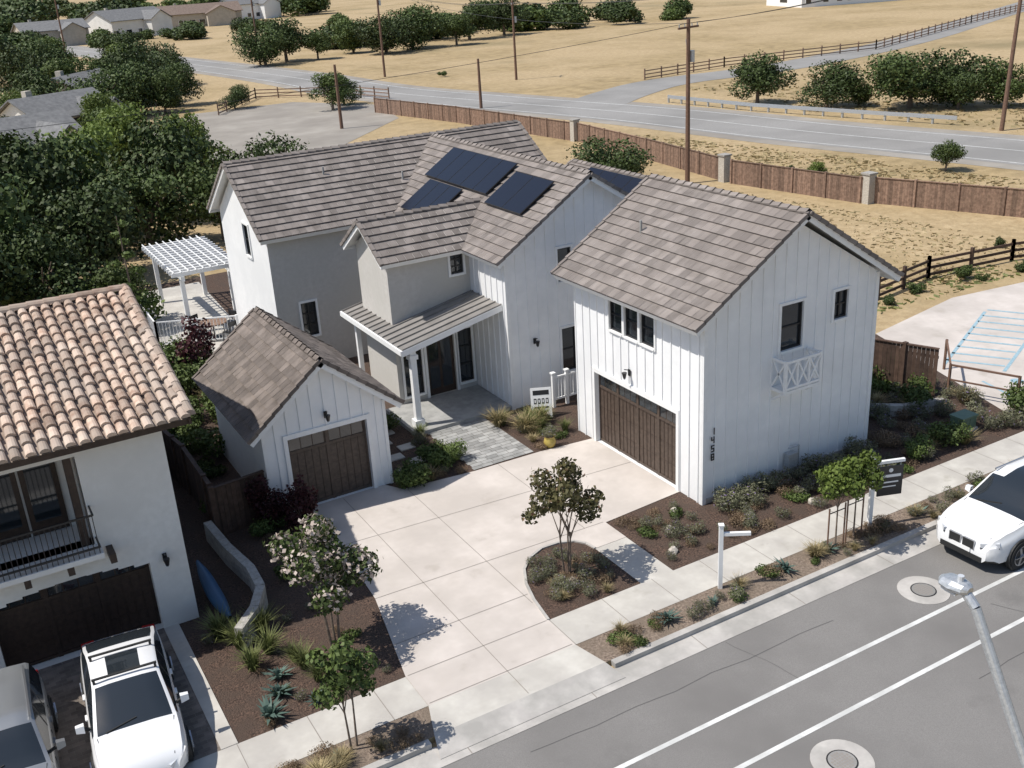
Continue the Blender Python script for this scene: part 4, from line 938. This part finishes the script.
# ================================================================ CARS
def interp(t,pts):
    for (a,b),(c,d) in zip(pts,pts[1:]):
        if a<=t<=c: q=(t-a)/(c-a); return b+(d-b)*q
    return pts[-1][1]
def car(name,x,y,z,yaw,L,W,Hh,paint,top,belt,ws,rw,roofw=.72,rails=False,bars=False,sunroof=True,wr=.34,wb=(.19,.80),grille='kidney'):
    E=empty(name,(x,y,z)); E.rotation_euler=(0,0,yaw); mb=MB()
    ts=sorted(set([0,.01,.03,.06,.1,.15,.2,.24]+[ws[0],(ws[0]*.67+ws[1]*.33),(ws[0]*.33+ws[1]*.67),ws[1]]+[.5,.52,.58,.64,.655,.70,.75]+[rw[0],(rw[0]+rw[1])/2,rw[1],.96,.985,1.0]))
    rows=[]
    for t in ts:
        zt=interp(t,top); bz=min(interp(t,belt),zt-.05); w=W/2*interp(t,[(0,.72),(.02,.86),(.07,.94),(.15,.99),(.3,1),(.8,1),(.92,.97),(.98,.9),(1,.82)])
        c=min(1,max(0,(zt-bz-.05)/(Hh-interp(.5,belt)-.05))); rw_=w*(.90*(1-c)+roofw*c); zb=.24 if .04<t<.97 else .32
        rows.append([(w*.86,zb),(w*.97,zb+.08),(w,zb+.28),(w*.985,(zb+.28+bz)/2+.06),(w*.955,bz-.02),(w*.93,bz+.01),(rw_+.02,zt-.07 if c>.2 else zt-.03),(rw_*.93,zt-.025),(rw_*.5,zt-.003),(0,zt)])
    nj=len(rows[0]); vs=[]
    X=lambda t:L/2-L*t
    for t,r in zip(ts,rows):
        for yy,zz in r: vs.append((X(t),yy,zz))
        for yy,zz in r[-2::-1]: vs.append((X(t),-yy,zz))
    N=2*nj-1
    for i in range(len(ts)-1):
        tm=(ts[i]+ts[i+1])/2
        for j in range(N-1):
            jj=j if j<nj-1 else N-2-j
            k=paint
            if jj==5 and ws[0]+.02<tm<rw[1]-.02 and not(.50<tm<.52 or .64<tm<.655): k='glass'
            if jj==5 and (.50<tm<.52 or .64<tm<.655): k='blackp'
            if jj>=7 and (ws[0]<tm<ws[1]): k='glass'
            if jj>=7 and (rw[0]<tm<rw[1]): k='glass'
            if sunroof and jj>=8 and ws[1]+.03<tm<.655: k='glass'
            if jj==0: k='blackp'
            mb.mesh([vs[i*N+j],vs[i*N+j+1],vs[(i+1)*N+j+1],vs[(i+1)*N+j]],[(0,1,2,3)],k)
    mb.face(vs[:N],paint); mb.face(vs[-N:],paint)
    o=mb.obj('body',E)
    bm=bmesh.new(); bm.from_mesh(o.data); bmesh.ops.remove_doubles(bm,verts=bm.verts,dist=.0005); bmesh.ops.recalc_face_normals(bm,faces=bm.faces)
    for f in bm.faces: f.smooth=True
    for e in bm.edges:
        if len(e.link_faces)==2 and (e.calc_face_angle(0)>.6 ): e.smooth=False
    bm.to_mesh(o.data); bm.free()
    wm=MB()
    for t in wb:
        for s in (-1,1):
            cx=X(t)
            wm.disc((cx,s*(W/2-.045),wr+.01),(0,1,0),wr+.055,'blackp',28,.12)
            wm.disc((cx,s*(W/2-.07),wr),(0,1,0),wr,'rubber',28,.22)
            wm.disc((cx,s*(W/2+.043),wr),(0,1,0),wr*.68,'blackp',24,.004)
            for q in range(5):
                a=q*2*math.pi/5; wm.beam((cx,s*(W/2+.047),wr),(cx+math.cos(a)*wr*.66,s*(W/2+.047),wr+math.sin(a)*wr*.66),.075,'alloy',.02)
            wm.disc((cx,s*(W/2+.05),wr),(0,1,0),.07,'alloy',14,.02)
            rv=[];n=28
            for rr,dd in ((wr*.64,.045),(wr*.72,.05)):
                for q in range(n): a=q*2*math.pi/n; rv.append((cx+math.cos(a)*rr,s*(W/2+dd),wr+math.sin(a)*rr))
            wm.mesh(rv,[(q,(q+1)%n,n+(q+1)%n,n+q) for q in range(n)],'alloy')
    wm.obj('wheels',E)
    d=MB(); zf=interp(.02,top)
    if grille=='kidney':
        for s in (-1,1): d.box(L/2-.03,L/2+.02,s*.19-.15,s*.19+.15,zf-.32,zf-.10,'blackp'); d.box(L/2-.02,L/2+.025,s*.19-.165,s*.19-.15,zf-.33,zf-.09,'alloy');d.box(L/2-.02,L/2+.025,s*.19+.15,s*.19+.165,zf-.33,zf-.09,'alloy'); d.box(L/2-.02,L/2+.024,s*.19-.15,s*.19+.15,zf-.10,zf-.085,'alloy')
    else: d.box(L/2-.03,L/2+.012,-.3,.3,zf-.22,zf-.12,'blackp')
    d.box(L/2-.04,L/2+.018,-W*.3,W*.3,.30,.44,'blackp'); d.box(L/2-.0,L/2+.03,-.26,.26,.46,.57,'trim')
    for s in (-1,1):
        a=(L/2-.035,s*W*.25,zf-.14);b_=(L/2-L*.055,s*W*.435,zf-.06)
        d.beam(a,b_,.12,'lens',.11); d.beam((a[0]+.005,a[1],a[2]-.07),(b_[0]+.005,b_[1],b_[2]-.08),.10,'blackp',.03)
        d.beam((-L/2+.05,s*W*.30,.90),(-L/2+L*.035,s*W*.44,.94),.07,'red',.13)
        mx=X(ws[0]+.09); mzz=interp(.4,belt)
        d.beam((mx,s*W*.47,mzz),(mx,s*(W/2+.1),mzz+.06),.05,'blackp')
        d.hexa([(mx-.06,s*(W/2+.04),mzz+.0),(mx+.09,s*(W/2+.04),mzz),(mx+.06,s*(W/2+.20),mzz+.02),(mx-.06,s*(W/2+.20),mzz+.02),(mx-.06,s*(W/2+.04),mzz+.15),(mx+.05,s*(W/2+.04),mzz+.15),(mx+.03,s*(W/2+.20),mzz+.13),(mx-.06,s*(W/2+.20),mzz+.13)],paint)
        for t in (.44,.60): d.box(X(t)-.09,X(t)+.09,min(s*(W/2-.03),s*(W/2+.025)),max(s*(W/2-.03),s*(W/2+.025)),belt[1][1]-.13,belt[1][1]-.10,paint)
        if rails: d.beam((X(.42),s*W*.345,Hh-.02),(X(.82),s*W*.335,Hh-.03),.04,'alloy')
        d.beam((X(.5),s*(W/2-.006),.40),(X(.5),s*(W/2-.02),belt[1][1]-.04),.012,'blackp'); d.beam((X(.69),s*(W/2-.006),.42),(X(.69),s*(W/2-.02),belt[1][1]-.04),.012,'blackp'); d.beam((X(.30),s*(W/2-.006),.42),(X(.31),s*(W/2-.02),belt[1][1]-.06),.012,'blackp')
    if bars:
        for t in (.47,.66): d.beam((X(t),-W*.36,Hh+.05),(X(t),W*.36,Hh+.05),.05,'blackp',.03); [d.beam((X(t),s*W*.34,Hh-.05),(X(t),s*W*.34,Hh+.05),.05,'blackp') for s in (-1,1)]
    d.beam((X(ws[0])+.0,-.55,interp(ws[0],top)+.01),(X(ws[0]+.03),.05,interp(ws[0]+.03,top)+.01),.02,'blackp')
    for s in (-1,1): d.beam((X(.03),s*W*.33,interp(.03,top)-.02),(X(ws[0]-.01),s*W*.41,interp(ws[0]-.01,top)-.022),.012,'blackp')
    d.obj('trim_parts',E); return E
suv_top=[(0,.62),(.01,.82),(.03,.96),(.1,1.06),(.2,1.12),(.25,1.15),(.40,1.66),(.5,1.74),(.7,1.72),(.84,1.66),(.88,1.62),(.955,1.20),(.985,1.02),(1,.75)]
suv_belt=[(0,.8),(.25,1.02),(.9,1.12),(1,1.0)]
pr_top=[(0,.50),(.01,.62),(.03,.74),(.1,.88),(.18,.97),(.22,1.01),(.44,1.43),(.52,1.47),(.66,1.44),(.76,1.36),(.93,1.10),(.97,1.02),(.985,.92),(1,.7)]
pr_belt=[(0,.7),(.25,.90),(.9,1.02),(1,.9)]
car('parked_suv',5.8,-5.8,-.12,math.pi+.02,4.9,1.95,1.74,'carwhite',suv_top,suv_belt,(.25,.40),(.88,.955),rails=True,wr=.37)
car('parked_hatchback',-15.55,-.5,.02,-math.pi/2-.09,4.5,1.76,1.47,'carwhite',pr_top,pr_belt,(.22,.44),(.76,.93),bars=True,grille='slim',wr=.32)
car('parked_crossover',-18.0,-.8,.02,-math.pi/2-.05,4.5,1.82,1.66,'carsilver',[(a,b*.955) for a,b in suv_top],[(a,b*.95) for a,b in suv_belt],(.25,.40),(.88,.955),rails=True,grille='slim',wr=.34,sunroof=False)
# ================================================================ LIGHT, WORLD, CAMERA
w=bpy.data.worlds.new('World'); scene.world=w; w.use_nodes=True; nt=w.node_tree
sky=nt.nodes.new('ShaderNodeTexSky'); sky.sky_type='NISHITA'; sky.sun_disc=False
el=math.radians(57); az=math.radians(-17)
sky.sun_elevation=el; sky.sun_rotation=math.radians(270)-az; sky.altitude=50
nt.links.new(sky.outputs[0],nt.nodes['Background'].inputs['Color']); nt.nodes['Background'].inputs['Strength'].default_value=.125
sl=bpy.data.lights.new('sun','SUN'); sl.energy=5.0; sl.angle=math.radians(.5); sl.color=(1,.955,.885)
so=bpy.data.objects.new('sun',sl); scene.collection.objects.link(so)
dirv=V((math.cos(az)*math.cos(el),math.sin(az)*math.cos(el),-math.sin(el))).normalized(); so.rotation_euler=dirv.to_track_quat('-Z','Y').to_euler(); so.location=(-40,20,50)
pi_,ro,a=math.radians(22.227),math.radians(-3.549),math.radians(28.814)
f0=V((math.sin(a)*math.cos(pi_),math.cos(a)*math.cos(pi_),-math.sin(pi_))); r0=V((math.cos(a),-math.sin(a),0)); u0=r0.cross(f0)
r=r0*math.cos(ro)+u0*math.sin(ro); u=-r0*math.sin(ro)+u0*math.cos(ro)
cd=bpy.data.cameras.new('camera'); cam=bpy.data.objects.new('camera',cd); scene.collection.objects.link(cam)
cam.matrix_world=Matrix(((r.x,u.x,-f0.x,-16.84),(r.y,u.y,-f0.y,-20.03),(r.z,u.z,-f0.z,14.5),(0,0,0,1)))
cd.sensor_width=36; cd.lens=1043.5*36/1024; cd.clip_end=8000; cd.clip_start=.1
scene.camera=cam
scene.view_settings.view_transform='Standard'; scene.view_settings.look='None'; scene.view_settings.exposure=0
